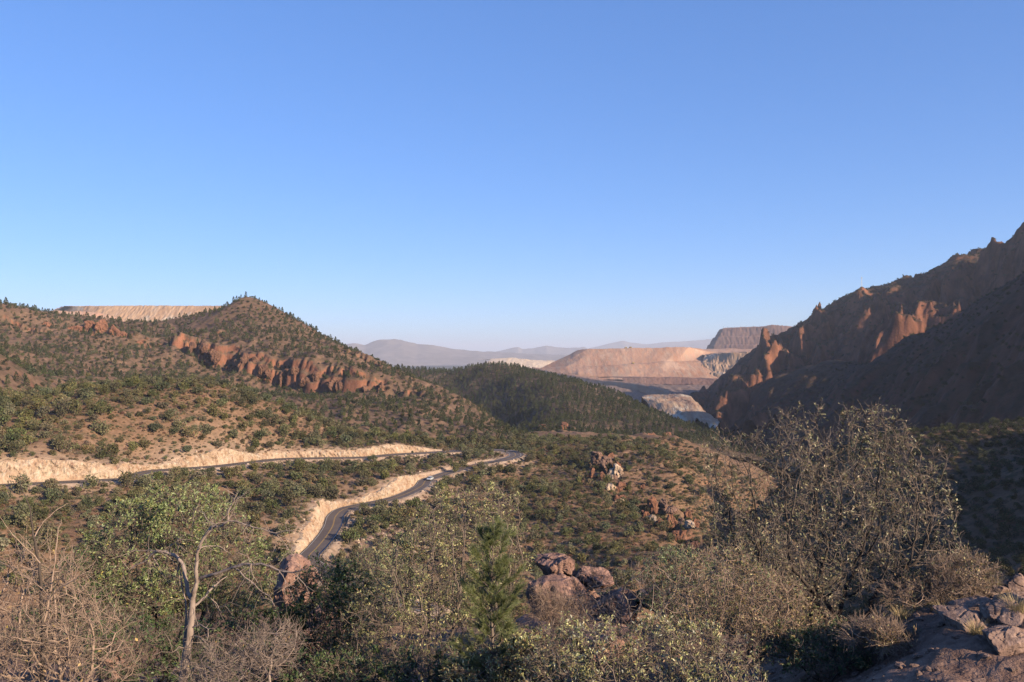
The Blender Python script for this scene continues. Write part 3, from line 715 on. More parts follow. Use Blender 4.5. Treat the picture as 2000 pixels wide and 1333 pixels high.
def road_cut(P, side, name='road_cut', hw=4.9):
    P = P[::1]; n = len(P)
    A = offset_line(P, side * hw)
    H = np.zeros(n)
    for h in np.arange(0.5, 8.6, 0.25):
        Q = offset_line(P, side * (hw + h / 2.3))
        H = np.where((hill.height(Q[:, 0], Q[:, 1]) - P[:, 2] > h * 0.9 - 0.1), h, H)
    k = np.ones(11) / 11; H = np.convolve(np.pad(H, 5, 'edge'), k, 'valid')
    run = np.concatenate([[0], np.cumsum(np.hypot(*np.diff(P[:, :2], axis=0).T))])
    H = H + 0.3 + 0.6 * fbm(run / 4.0, run * 0, 3, 131)
    H = np.where(H > 1.6, H, 0)
    # split into runs
    ids = np.where(H > 0)[0]; runs = np.split(ids, np.where(np.diff(ids) > 3)[0] + 1)
    for r in runs:
        if len(r) < 8: continue
        s0, s1 = run[r[0]], run[r[-1]]; u = np.arange(s0, s1, 0.55)
        hh = np.interp(u, run, H) * np.minimum(sstep(s0 - 1, s0 + 7, u), sstep(s1 + 1, s1 - 7, u)).clip(0.12, 1)
        base = np.stack([np.interp(u, run, P[:, i]) for i in range(3)], -1)
        t = np.gradient(base[:, :2], axis=0); t /= np.hypot(t[:, 0], t[:, 1])[:, None]; nn = np.stack([-t[:, 1], t[:, 0]], -1) * side
        rows = 14; V = []
        for j in range(rows + 1):
            v = j / rows
            z = v * hh
            off = hw - 0.8 + (z / 2.1) - 0.55 * np.sin(v * math.pi)
            rib = 0.7 * (1 - 2 * np.abs(noise2(u / 2.2 + 0.4 * z, u * 0 + z / 6 + 3, 141))) + 0.9 * fbm(u / 7, z / 5, 3, 143) + 0.6 * noise2(u / 0.9, z / 1.3, 145)
            off = off - rib * (0.25 + 0.75 * math.sin(min(1, v * 1.6) * math.pi / 2)) * (1 if v < 0.95 else 0.3) + (1.2 if j == rows else 0)
            V.append(np.column_stack([base[:, :2] + nn * off[:, None], base[:, 2] - 0.3 + z - (0.5 if j == rows else 0)]))
        V = np.array(V); m_ = V.shape[1]; idx = np.arange((rows + 1) * m_).reshape(rows + 1, m_)
        f = np.stack([idx[:-1, :-1], idx[:-1, 1:], idx[1:, 1:], idx[1:, :-1]], -1).reshape(-1, 4)
        tag(obj(name, np_mesh(name, V.reshape(-1, 3), [f if side > 0 else f[:, ::-1]], [M_cut], False)), kind='structure')
road_cut(RU[: len(RU) - 30], 1)
road_cut(RL[14:], -1)


# ================================================================== rocks
def ico(sub):
    import bmesh
    bm = bmesh.new(); bmesh.ops.create_icosphere(bm, subdivisions=sub, radius=1.0)
    V = np.array([v.co[:] for v in bm.verts]); f = np.array([[v.index for v in q.verts] for q in bm.faces]); bm.free()
    return V, f
ICO = {k: ico(k) for k in (2, 3, 4, 5)}

def rock_mesh(name, size, seed, mat, sub=4, planes=16, rough=0.10, joint=0.0, lean=(0, 0)):
    """broken rock: a body cut by random planes, then weathered; joint adds upright cracks"""
    r = np.random.default_rng(seed)
    d, f = ICO[sub]; d = d.copy()
    n = r.normal(size=(planes, 3)); n /= np.linalg.norm(n, axis=1)[:, None]
    h = r.uniform(0.55, 1.0, planes)
    q = d @ n.T
    rad = np.where(q > 0.08, h[None] / np.maximum(q, 0.08), 9).min(1).clip(0, 1.25)
    V = d * rad[:, None]
    V = np.sign(V) * np.abs(V) ** 0.92
    S = np.array(size, float)
    P = V * S
    sc = float(S.mean())
    nn = 0.6 * noise3(P[:, 0] / sc * 2.2 + seed, P[:, 1] / sc * 2.2, P[:, 2] / sc * 2.2, seed) + 0.3 * noise3(P[:, 0] / sc * 5 + seed, P[:, 1] / sc * 5, P[:, 2] / sc * 4, seed + 1) + 0.18 * noise3(P[:, 0] / sc * 11, P[:, 1] / sc * 11 + seed, P[:, 2] / sc * 9, seed + 2)
    P = P + d * (nn * rough * 2 * sc)[:, None]
    if joint:
        ang = r.uniform(0, math.pi); u = P[:, 0] * math.cos(ang) + P[:, 1] * math.sin(ang); w_ = -P[:, 0] * math.sin(ang) + P[:, 1] * math.cos(ang)
        c1 = np.abs(noise2(u / sc * 2.1 + seed, w_ / sc * 0.7, seed + 3)); c2 = np.abs(noise2(w_ / sc * 2.3, P[:, 2] / sc * 1.3 + seed, seed + 6))
        cr = np.maximum(np.exp(-(c1 / 0.06) ** 2), 0.8 * np.exp(-(c2 / 0.05) ** 2))
        P = P - d * (cr * joint * sc)[:, None]
    P[:, 0] += lean[0] * P[:, 2]; P[:, 1] += lean[1] * P[:, 2]
    return np_mesh(name, P, [f], [mat], False)

M_rock = rock_mat('pinkish_boulder', (0.33, 0.195, 0.15), (0.22, 0.12, 0.09), (0.10, 0.06, 0.05), 1.6, 0.9)
M_rock2 = rock_mat('grey_pink_ledge', (0.30, 0.20, 0.155), (0.23, 0.14, 0.105), (0.11, 0.07, 0.055), 3.0, 0.8)
M_red = rock_mat('red_spire_rock', (0.29, 0.135, 0.08), (0.21, 0.093, 0.056), (0.10, 0.05, 0.035), 0.3, 1.0, 1.3)
M_cliff = rock_mat('dark_red_cliff_rock', (0.225, 0.118, 0.076), (0.155, 0.076, 0.05), (0.065, 0.038, 0.029), 0.22, 1.0, 1.6)
M_wrock = rock_mat('cream_crag_rock', (0.52, 0.40, 0.29), (0.42, 0.28, 0.19), (0.22, 0.14, 0.10), 0.25, 0.9, 0.9)
M_dkrock = rock_mat('brown_outcrop_rock', (0.24, 0.145, 0.105), (0.18, 0.105, 0.08), (0.10, 0.065, 0.05), 0.25, 0.9, 0.9)

def rock(name, px, py, D, size, seed, mat, label, rot=0, sub=4, z=None, cat='rock', group=None, **kw):
    """(px, py) is the middle of the rock as seen"""
    p = W(px, py, D)
    o = obj(name, rock_mesh(name, size, seed, mat, sub, **kw))
    o.location = p; o.rotation_euler = (0, 0, rot)
    return tag(o, label, cat, group)

# foreground boulders
rock('boulder', 1090, 1104, 26, (0.72, 0.7, 0.40), 3, M_rock, 'sunlit pink boulder capping the dark rock outcrop', 0.3, 5, joint=0.10, rough=0.07, cat='boulder')
rock('boulder', 1156, 1130, 25.5, (0.72, 0.65, 0.34), 8, M_rock, 'lower sunlit pink slab leaning right of the capping boulder', -0.35, 5, joint=0.12, rough=0.07, lean=(-0.2, 0), cat='boulder')
rock('rock_outcrop', 1110, 1195, 25.2, (1.4, 1.0, 0.86), 12, M_rock, 'big dark shaded outcrop under the pink boulders', 0.1, 5, joint=0.12, rough=0.08, cat='rock')
rock('rock_outcrop', 1196, 1200, 24.5, (0.85, 0.8, 0.62), 15, M_rock, 'dark cracked rock block right of the big shaded outcrop', 0.6, 5, joint=0.12, rough=0.08)
rock('boulder', 1285, 1175, 24, (0.72, 0.7, 0.42), 19, M_rock, 'rounded dark boulder between outcrop and pale green bush', 0.2, 4, rough=0.07, cat='boulder')
rock('boulder', 1180, 1262, 16, (0.75, 0.6, 0.42), 23, M_rock, 'low reddish boulder behind the pale leafed shrub', 0.9, 4, joint=0.1, cat='boulder')
rock('boulder', 1050, 1235, 22, (0.45, 0.5, 0.35), 24, M_rock, 'small rock at the foot of the shaded outcrop beside the young pine', 0.9, 4, cat='boulder')
rock('rock_outcrop', 572, 1150, 30, (0.75, 0.7, 0.98), 27, M_rock, 'upright pink rock fin lit above the dark green bush', 0.5, 5, joint=0.12, rough=0.08, lean=(0.25, 0))
rock('boulder', 632, 1200, 28, (0.55, 0.6, 0.42), 29, M_rock, 'reddish boulder leaning at the right foot of the rock fin', 0.2, 4, joint=0.1, cat='boulder')
rock('boulder', 560, 1245, 26, (0.85, 0.7, 0.45), 31, M_rock, 'shaded boulder below the upright rock fin', 0.4, 4, joint=0.1, cat='boulder')
rock('boulder', 235, 1300, 17, (0.45, 0.5, 0.33), 33, M_rock, 'red rock glimpsed low between the grey twigs and dead tree', 1.0, 4, cat='boulder')
rock('boulder', 545, 1330, 18, (1.0, 0.8, 0.5), 34, M_rock, 'dark rock at the lower edge under the dark green bush', 0.3, 4, joint=0.1, cat='boulder')
# ledge at the right edge
rock('boulder', 1966, 1152, 13.4, (0.27, 0.26, 0.13), 41, M_rock2, 'flat topped pale boulder on the ledge at right edge', 0.2, 4, joint=0.08, cat='boulder')
rock('boulder', 1955, 1182, 13.0, (0.25, 0.22, 0.15), 43, M_rock2, 'angular boulder below the flat topped pale boulder', 0.8, 4, joint=0.08, cat='boulder')
rock('boulder', 2010, 1192, 12.6, (0.26, 0.28, 0.24), 45, M_rock, 'dark shaded boulder cut by the right edge', 0.5, 4, joint=0.08, cat='boulder')
ledge = [(1912, 1262, 10.3, (0.36, 0.42, 0.17), 'broad pinkish slab low at the right, split by cracks'), (1972, 1252, 10.1, (0.20, 0.30, 0.22), 'narrow block at the right end of the broad slab'), (1885, 1302, 9.4, (0.34, 0.40, 0.15), 'pinkish slab just below the broad cracked slab'), (1960, 1300, 9.3, (0.26, 0.34, 0.17), 'tilted slab at the right edge below the narrow block'), (1975, 1345, 8.5, (0.30, 0.32, 0.17), 'lowest slab at the bottom right corner'), (1930, 1232, 11.2, (0.20, 0.22, 0.12), 'small slab above the broad slab beside straw grass'), (1990, 1228, 11.6, (0.22, 0.26, 0.24), 'blocky stone at the right edge above the narrow block')]
for i, (px, py, D, sz, lab) in enumerate(ledge):
    o = rock('rock_slab', px, py, D, sz, 470 + i, M_rock2, lab, i * 0.8, 5, planes=26, rough=0.035, joint=0.07, cat='rock slab')
    o.rotation_euler = (0.12, -0.10 + 0.03 * (i % 4), i * 0.35); o.location.z = float(fore.height(np.array([o.location.x]), np.array([o.location.y]))[0]) + 0.02
rock('boulder', 1955, 1222, 11.4, (0.12, 0.12, 0.09), 50, M_rock2, 'small dark chock stone on the slab beside dry grass', 0.4, 3, cat='boulder')
rock('boulder', 1730, 1262, 11.6, (0.40, 0.35, 0.12), 51, M_rock2, 'low flat rock seen through the trunks of the large oak', 0.4, 4, joint=0.08, cat='boulder')
rock('rock_outcrop', 1990, 1215, 13.5, (0.4, 0.5, 0.5), 52, M_rock, 'dark rock wall behind the ledge boulders at right edge', 0.4, 4, joint=0.08)

for o in list(bpy.data.objects):
    if o.name.startswith('boulder') and o.location.x > 6:
        o.location.z = float(fore.height(np.array([o.location.x]), np.array([o.location.y]))[0]) + (0.26 if o.location.y > 13.2 else 0.08)
# red spires and crags down the right spur
spires = [
 (1205, 925, 438, (3.6, 3, 5.5), M_wrock, 'cream coloured crag standing out on the right spur'),
 (1186, 905, 452, (4.2, 3, 4.6), M_dkrock, 'dark brown crag joined to the top of the cream crag'),
 (1165, 890, 462, (3.2, 3, 3.0), M_dkrock, 'brown crag highest on the right spur'),
 (1225, 948, 430, (2.6, 2, 2.6), M_wrock, 'cream rock at the lower right foot of the cream crag'),
 (1202, 960, 418, (2.8, 2, 3.0), M_red, 'red rocks just below the cream crag'),
 (1178, 930, 432, (1.6, 1.4, 2.4), M_red, 'thin red pinnacle left of the cream crag'),
 (1156, 928, 436, (1.8, 1.5, 3.0), M_red, 'slender pointed red spire left of the cream crag'),
 (1135, 935, 432, (2.2, 1.5, 1.6), M_dkrock, 'low brown rocks left of the slender red spire'),
 (1278, 990, 392, (2.2, 2, 4.6), M_red, 'tall red pillar above the biggest red crag'),
 (1296, 985, 394, (2.4, 2, 3.2), M_dkrock, 'grey brown crag just right of the tall red pillar'),
 (1312, 995, 388, (2.4, 2, 2.6), M_dkrock, 'grey brown crag second right of the tall red pillar'),
 (1260, 1008, 380, (2.0, 2, 2.6), M_red, 'stubby red rock left of the tall red pillar'),
 (1308, 1040, 352, (4.0, 3, 6.2), M_red, 'biggest red crag of the right spur, fin shaped'),
 (1330, 1058, 340, (3.4, 2.6, 4.2), M_red, 'red crag stepping down right of the biggest red crag'),
 (1352, 1080, 325, (2.6, 2.4, 4.0), M_red, 'lowest red crag at the right end of the row'),
 (1343, 1010, 372, (1.5, 1.5, 3.2), M_red, 'lone dark red pinnacle near the canyon edge'),
 (1330, 1025, 362, (2.6, 2, 2.4), M_dkrock, 'brown crag behind the biggest red crag'),
 (1225, 1078, 316, (1.3, 1.2, 2.2), M_red, 'left pinnacle of the small red trio below'),
 (1246, 1088, 308, (1.9, 1.6, 2.4), M_red, 'middle block of the small red trio below'),
 (1272, 1092, 304, (1.2, 1.2, 2.0), M_red, 'right pinnacle of the small red trio below'),
 (1150, 1045, 340, (2.0, 1.8, 2.4), M_red, 'dark red rock left on the slope above the pink boulders'),
 (1172, 1056, 332, (1.5, 1.3, 1.8), M_red, 'small red rock right of the dark red slope rock'),
 (1240, 968, 418, (2.4, 2, 2.4), M_dkrock, 'brown crag between cream crag and tall red pillar'),
 (1255, 955, 424, (2.0, 2, 2.2), M_red, 'red rock beside the brown crag on the spur edge'),
 (1278, 905, 478, (4.5, 3, 4.2), M_dkrock, 'brown bluff on the far side of the right spur'),
 (1035, 872, 548, (2.4, 2, 2.6), M_red, 'dark red rock knob beyond the hairpin bend'),
 (1305, 862, 740, (5, 4, 8), M_red, 'square red tower at the foot of the wooded hill'),
 (1275, 858, 745, (7, 4, 5.5), M_red, 'red cliff block left of the square tower'),
 (1335, 868, 735, (8, 4, 4.5), M_red, 'low red cliff block right of the square tower'),
 (1100, 838, 800, (6, 4, 6), M_red, 'red rock nose at the left foot of the wooded hill'),
 (1062, 836, 815, (7, 4, 4.5), M_red, 'shaded red cliff left of the rock nose'),
]
for i, (px, py, D, sz, m_, lab) in enumerate(spires):
    rock('rock_crag', px, py + 2, D, tuple(v * 1.15 for v in sz), 60 + i, m_, lab, i * 0.7, 4, rough=0.16, joint=0.16, lean=(random.uniform(-.2, .2), 0), cat='crag', group='crags on the right spur' if i < 24 else None)
rs_ = np.random.default_rng(91); kn = []
for q in range(22):
    t_ = rs_.random(); px = 1130 + 240 * t_ + rs_.normal() * 22; D = 470 - 150 * t_ + rs_.normal() * 16
    kn.append((px, D))
kn.sort()
for i, (px, D) in enumerate(kn):
    x = (px - 1000) / F * D; z = float(hill.height(np.array([x]), np.array([D]))[0]); sz = rs_.uniform(1.0, 2.4)
    o = obj('rock_outcrop', rock_mesh('rock_outcrop', (sz * 1.2, sz, sz * rs_.uniform(0.9, 1.9)), 560 + i, [M_red, M_red, M_dkrock, M_wrock][int(rs_.integers(0, 4))], 3, 16, 0.14, 0.14, (rs_.uniform(-.2, .2), 0)))
    o.location = (x, D, z + sz * 0.4); o.rotation_euler = (0, 0, rs_.uniform(0, 3))
    tag(o, 'small rock knob among brush on the right spur, %s from the left' % ['first', 'second', 'third', 'fourth', 'fifth', 'sixth', 'seventh', 'eighth', 'ninth', 'tenth', 'eleventh', 'twelfth', 'thirteenth', 'fourteenth', 'fifteenth', 'sixteenth', 'seventeenth', 'eighteenth', 'nineteenth', 'twentieth', 'twenty-first', 'twenty-second'][i], 'rock', 'small rock knobs on the right spur')
outc = [(150, 640, 985, (11, 7, 6)), (178, 634, 985, (9, 7, 9)), (200, 640, 978, (9, 7, 11)), (222, 645, 972, (8, 6, 9)), (245, 655, 968, (10, 6, 8)), (272, 668, 960, (8, 6, 6)), (285, 662, 966, (5, 4, 6)), (215, 668, 952, (9, 6, 6)), (180, 660, 955, (10, 6, 5)), (90, 632, 985, (10, 6, 6)), (65, 645, 965, (10, 6, 7)), (30, 625, 985, (9, 6, 5))]
oword = ['leftmost', 'second', 'third', 'fourth', 'fifth', 'sixth', 'last']
for i, (px, py, D, sz) in enumerate(outc):
    lab = ('red outcrop block under the tailings, %s from the left' % oword[i]) if i < 7 else ['lower right block of the red outcrop under the tailings', 'lower left block of the red outcrop under the tailings', 'rocky patch on the slope left of the red outcrop', 'lower rocky patch far left on the mountain shoulder', 'rocky knob near the left end of the mountain crest'][i - 7]
    rock('rock_outcrop', px, py + 5, D, sz, 120 + i, M_red, lab, i * 0.9, 4, rough=0.16, joint=0.16, cat='rock outcrop')

# broken buttresses along the red cliff band
band = P3((282, 676, 960), (340, 684, 940), (400, 697, 903), (450, 709, 880), (520, 726, 852), (560, 738, 840), (600, 741, 825), (660, 748, 806), (770, 764, 782))
Bd = catmull(band, 1.0); rc = np.random.default_rng(151); kk = np.linspace(6, len(Bd) - 8, 30).astype(int)
OW = ['first', 'second', 'third', 'fourth', 'fifth', 'sixth', 'seventh', 'eighth', 'ninth', 'tenth', 'eleventh', 'twelfth', 'thirteenth', 'fourteenth', 'fifteenth', 'sixteenth', 'seventeenth', 'eighteenth', 'nineteenth', 'twentieth', 'twenty-first', 'twenty-second', 'twenty-third', 'twenty-fourth', 'twenty-fifth', 'twenty-sixth', 'twenty-seventh', 'twenty-eighth', 'twenty-ninth', 'thirtieth']
for i, k in enumerate(kk):
    p = Bd[min(len(Bd) - 1, k + int(rc.integers(-4, 5)))]; sc = rc.uniform(0.6, 1.15)
    o = obj('cliff_buttress', rock_mesh('cliff_buttress', (rc.uniform(4.5, 10), 6 * sc, rc.uniform(6, 13)), 160 + i, M_cliff, 4, 26, 0.10, 0.15, (rc.uniform(-.1, .1), 0)))
    zt = float(mount.height(np.array([p[0]]), np.array([p[1] + 5]))[0])
    o.location = (p[0] + rc.uniform(-2, 2), p[1] + rc.uniform(-3, 2), zt - rc.uniform(8, 12)); o.rotation_euler = (0, 0, rc.uniform(0, 3))
    tag(o, 'red rock buttress of the cliff band, %s from the left' % OW[i], 'cliff', 'buttresses of the red cliff band')

# ================================================================== scatter tools
def scatter(layer, n, px0, px1, D0, D1, spacing, dens=None, road_gap=0.0, max_steep=1.4, seed=1):
    r = np.random.default_rng(seed)
    px = r.uniform(px0, px1, n); D = np.sqrt(r.uniform(D0 * D0, D1 * D1, n))
    x = (px - 1000) / F * D
    keep = np.ones(n, bool)
    if dens is not None: keep &= r.random(n) < dens(x, D, px)
    if road_gap:
        d = seg_dist(x, D, ROAD_C)[0]; keep &= d > road_gap * r.uniform(0.9, 1.2, n)
    keep &= layer.steep(x, D) < max_steep
    x, D = x[keep], D[keep]
    cell = {}; out = []
    sp = spacing
    for a, b in zip(x.tolist(), D.tolist()):
        s_ = sp(a, b) if callable(sp) else sp
        i, j = int(a // s_), int(b // s_); ok = True
        for di in (-1, 0, 1):
            for dj in (-1, 0, 1):
                for (u, v) in cell.get((i + di, j + dj), ()):
                    if (u - a) ** 2 + (v - b) ** 2 < s_ * s_: ok = False
        if ok:
            cell.setdefault((i, j), []).append((a, b)); out.append((a, b))
    out = np.array(out) if out else np.zeros((0, 2))
    return np.column_stack([out, layer.height(out[:, 0], out[:, 1])])

# what the viewpoint sees: highest line of sight so far along each direction
PXB = np.arange(-40, 2041, 4.0)
LOGD = np.linspace(math.log(30), math.log(2400), 700)
def sight():
    T = (PXB - 1000) / F; D = np.exp(LOGD)
    E = np.full((len(PXB), len(D)), -9.0)
    for L in LAYERS:
        if L is fore: continue
        jm = (D >= L.D[0]) & (D <= L.D[-1]); im = (PXB >= L.px[0]) & (PXB <= L.px[-1])
        if not jm.any() or not im.any(): continue
        DD, TT = np.meshgrid(D[jm], T[im]); Z = L.height(TT * DD, DD) / DD
        sub = E[np.ix_(im, jm)]; E[np.ix_(im, jm)] = np.maximum(sub, Z)
    return np.maximum.accumulate(E, axis=1)
SIGHT = sight()
def seen(P, h):
    px = P[:, 0] / P[:, 1] * F + 1000
    i = np.clip(np.round((px - PXB[0]) / 4).astype(int), 0, len(PXB) - 1)
    j = np.clip(np.searchsorted(LOGD, np.log(P[:, 1])) - 6, 0, len(LOGD) - 1)
    return (px > 0) & (px < 2000) & ((P[:, 2] + h * 0.8) / P[:, 1] > SIGHT[i, j])

# ---- small tree and bush bodies, shared by many copies
def leaf_clumps(r, centres, radii, n, size, shade=0.0):
    """ragged leaf-spray faces over a set of lobes"""
    k = r.integers(0, len(centres), n)
    d = r.normal(size=(n, 3)); d /= np.linalg.norm(d, axis=1)[:, None]
    rad = r.uniform(0.35, 1.0, n) ** 0.5
    P = centres[k] + d * radii[k] * rad[:, None]
    return P, d

def sprays(r, P, d, size, asp=0.6):
    """one bent pointed leaf face per point"""
    n = len(P)
    u = d + r.normal(size=(n, 3)) * 0.8; u /= np.linalg.norm(u, axis=1)[:, None]
    w_ = np.cross(u, r.normal(size=(n, 3))); w_ /= np.linalg.norm(w_, axis=1)[:, None]
    nn = np.cross(u, w_); s = np.asarray(size).reshape(-1, 1) * np.ones((n, 1))
    V = np.stack([P - u * s * 0.5, P + w_ * s * asp * 0.5 + nn * s * 0.12, P + u * s * 0.5, P - w_ * s * asp * 0.5 + nn * s * 0.12], 1).reshape(-1, 3)
    return V, np.arange(4 * n).reshape(n, 4)

def tubes(lines, sides=5):
    """lines: list of (points (n,3), radii (n)) -> vertices, quads"""
    Vs = []; Fs = []; base = 0
    ca = np.cos(np.arange(sides) * 2 * math.pi / sides); sa = np.sin(np.arange(sides) * 2 * math.pi / sides)
    for P, R in lines:
        P = np.asarray(P, float); R = np.asarray(R, float); n = len(P)
        if n < 2: continue
        T = np.gradient(P, axis=0); T /= np.maximum(np.linalg.norm(T, axis=1), 1e-9)[:, None]
        ref = np.array([0.31, 0.17, 0.93]) if abs(T[0, 2]) < 0.9 else np.array([0.93, 0.31, 0.1])
        A = np.cross(T, ref); A /= np.maximum(np.linalg.norm(A, axis=1), 1e-9)[:, None]; B = np.cross(T, A)
        ring = P[:, None] + R[:, None, None] * (A[:, None] * ca[None, :, None] + B[:, None] * sa[None, :, None])
        Vs.append(ring.reshape(-1, 3))
        i = np.arange(n - 1)[:, None] * sides; j = np.arange(sides)[None]
        Fs.append((base + np.stack([i + j, i + (j + 1) % sides, i + sides + (j + 1) % sides, i + sides + j], -1)).reshape(-1, 4))
        base += n * sides
    return np.vstack(Vs), np.vstack(Fs)

M_jun = leaf_mat('juniper_foliage', 0.15, 0.7, 0.15, vary=0.32)
M_pin = leaf_mat('pine_foliage', 0.12, 0.7, 0.15, vary=0.3)
M_dry = leaf_mat('dry_brush_foliage', 0.15, 0.8, 0.1, vary=0.3)
M_bark0 = bark_mat('grey_brown_bark', (0.16, 0.12, 0.095), (0.09, 0.065, 0.05), 6)

def cols(r, n, base, var, per=4):
    c = np.array(base)[None] * (1 + r.normal(size=(n, 1)) * var) * (1 + r.normal(size=(n, 3)) * var * 0.35)
    return np.repeat(np.clip(c, 0.004, 0.9), per, axis=0)

def juniper_meshes(seed, base, n=420, flat=0.8):
    """unit bush: about 1 wide, 0.8-1 high, standing on z = 0"""
    r = np.random.default_rng(seed)
    k = r.integers(5, 9)
    ang = r.uniform(0, 6.28, k); rr = r.uniform(0.05, 0.30, k)
    cz = r.uniform(0.25, 0.68, k) * flat
    ctr = np.stack([np.cos(ang) * rr, np.sin(ang) * rr, cz], -1)
    rad = r.uniform(0.16, 0.30, (k, 1)) * np.array([[1, 1, 0.85]])
    P, d = leaf_clumps(r, ctr, rad, n, 0.1)
    ok = P[:, 2] > 0.03; P, d = P[ok], d[ok]
    V, f = sprays(r, P, d, r.uniform(0.055, 0.13, len(P)), 0.62)
    crown = np_mesh('crown', V, [f], [M_jun], False, cols(r, len(P), base, 0.22))
    lines = []
    for i in range(k):
        m = ctr[i] * np.array([0.45, 0.45, 0.5]) + r.normal(size=3) * 0.02
        lines.append((np.array([[0, 0, -0.08], m, ctr[i]]), np.array([0.03, 0.02, 0.008])))
    V, f = tubes(lines, 4)
    return crown, np_mesh('trunk', V, [f], [M_bark0])

def pine_mesh(seed, base, n=200, slim=0.30):
    """unit tree 1 high with foliage and stem in one small body"""
    r = np.random.default_rng(seed)
    h = r.uniform(0.10, 1.0, n); rad = slim * (1.02 - h) ** 0.75 * (0.65 + 0.5 * np.abs(np.sin(h * 15 + r.uniform(0, 6)))) * r.uniform(0.45, 1.0, n) ** 0.5
    a = r.uniform(0, 6.28, n) ; lop = 1 + 0.3 * np.sin(a + r.uniform(0, 6))
    d = np.stack([np.cos(a), np.sin(a), np.full(n, 0.25)], -1)
    P = np.stack([np.cos(a) * rad * lop, np.sin(a) * rad * lop, h], -1)
    V, f = sprays(r, P, d, r.uniform(0.09, 0.17, n), 0.55)
    c = cols(r, n, base, 0.2)
    Vt, ft = tubes([(np.array([[0, 0, -0.05], [0.01, 0, 0.5], [0, 0, 0.98]]), np.array([0.022, 0.015, 0.004]))], 4)
    ct = np.tile(np.array([[0.09, 0.065, 0.05]]), (len(Vt), 1))
    return np_mesh('pine_tree', np.vstack([V, Vt]), [np.vstack([f, ft + len(V)])], [M_pin], False, np.vstack([c, ct]))

def brush_mesh(seed, base, n=90):
    r = np.random.default_rng(seed)
    d = r.normal(size=(n, 3)); d[:, 2] = np.abs(d[:, 2]); d /= np.linalg.norm(d, axis=1)[:, None]
    P = d * np.array([0.42, 0.42, 0.6]) * r.uniform(0.3, 1, (n, 1)) ** 0.6
    V, f = sprays(r, P, d, r.uniform(0.12, 0.3, n), 0.4)
    return np_mesh('brush', V, [f], [M_dry], False, cols(r, n, base, 0.25))

def gn_scatter(name, meshes, P, rotz, scl, label, cat=None):
    """what nobody could count: one object that instances a few bodies on points"""
    src = bpy.data.collections.new(name + '_sources')
    for i, me in enumerate(meshes):
        o = bpy.data.objects.new('%s_source_%02d' % (name, i), me); src.objects.link(o)
    me = bpy.data.meshes.new(name); me.vertices.add(len(P)); me.vertices.foreach_set('co', np.asarray(P, np.float32).ravel())
    a = me.attributes.new('rot', 'FLOAT_VECTOR', 'POINT'); v = np.zeros((len(P), 3), np.float32); v[:, 2] = rotz; a.data.foreach_set('vector', v.ravel())
    a = me.attributes.new('scl', 'FLOAT_VECTOR', 'POINT'); a.data.foreach_set('vector', np.asarray(scl, np.float32).ravel())
    a = me.attributes.new('pick', 'INT', 'POINT'); a.data.foreach_set('value', rng.integers(0, len(meshes), len(P)).astype(np.int32))
    o = obj(name, me); tag(o, label, cat, None, 'stuff')
    ng = bpy.data.node_groups.new(name + '_spread', 'GeometryNodeTree')
    ng.interface.new_socket('Geometry', in_out='INPUT', socket_type='NodeSocketGeometry'); ng.interface.new_socket('Geometry', in_out='OUTPUT', socket_type='NodeSocketGeometry')
    n = ng.nodes; l = ng.links
    gi = n.new('NodeGroupInput'); go = n.new('NodeGroupOutput'); ci = n.new('GeometryNodeCollectionInfo'); ip = n.new('GeometryNodeInstanceOnPoints')
    ci.inputs['Collection'].default_value = src; ci.inputs['Separate Children'].default_value = True; ci.inputs['Reset Children'].default_value = True
    def at(nm, t):
        q = n.new('GeometryNodeInputNamedAttribute'); q.data_type = t; q.inputs['Name'].default_value = nm; return q.outputs['Attribute']
    l.new(gi.outputs[0], ip.inputs['Points']); l.new(ci.outputs[0], ip.inputs['Instance']); ip.inputs['Pick Instance'].default_value = True
    l.new(at('pick', 'INT'), ip.inputs['Instance Index']); l.new(at('rot', 'FLOAT_VECTOR'), ip.inputs['Rotation']); l.new(at('scl', 'FLOAT_VECTOR'), ip.inputs['Scale'])
    l.new(ip.outputs[0], go.inputs[0])
    md = o.modifiers.new('spread', 'NODES'); md.node_group = ng
    return o

ORD = ['first', 'second', 'third', 'fourth', 'fifth', 'sixth', 'seventh', 'eighth', 'ninth', 'tenth', 'eleventh', 'twelfth', 'thirteenth', 'fourteenth', 'fifteenth', 'sixteenth', 'seventeenth', 'eighteenth', 'nineteenth', 'twentieth']
TENS = {20: 'twenty', 30: 'thirty', 40: 'forty', 50: 'fifty', 60: 'sixty', 70: 'seventy', 80: 'eighty', 90: 'ninety'}
TENTH = {30: 'thirtieth', 40: 'fortieth', 50: 'fiftieth', 60: 'sixtieth', 70: 'seventieth', 80: 'eightieth', 90: 'ninetieth'}
def ordw(k):
    k += 1
    if k <= 20: return ORD[k - 1]
    t, u = k // 10 * 10, k % 10
    return TENTH[t] if u == 0 else TENS[t] + '-' + ORD[u - 1]

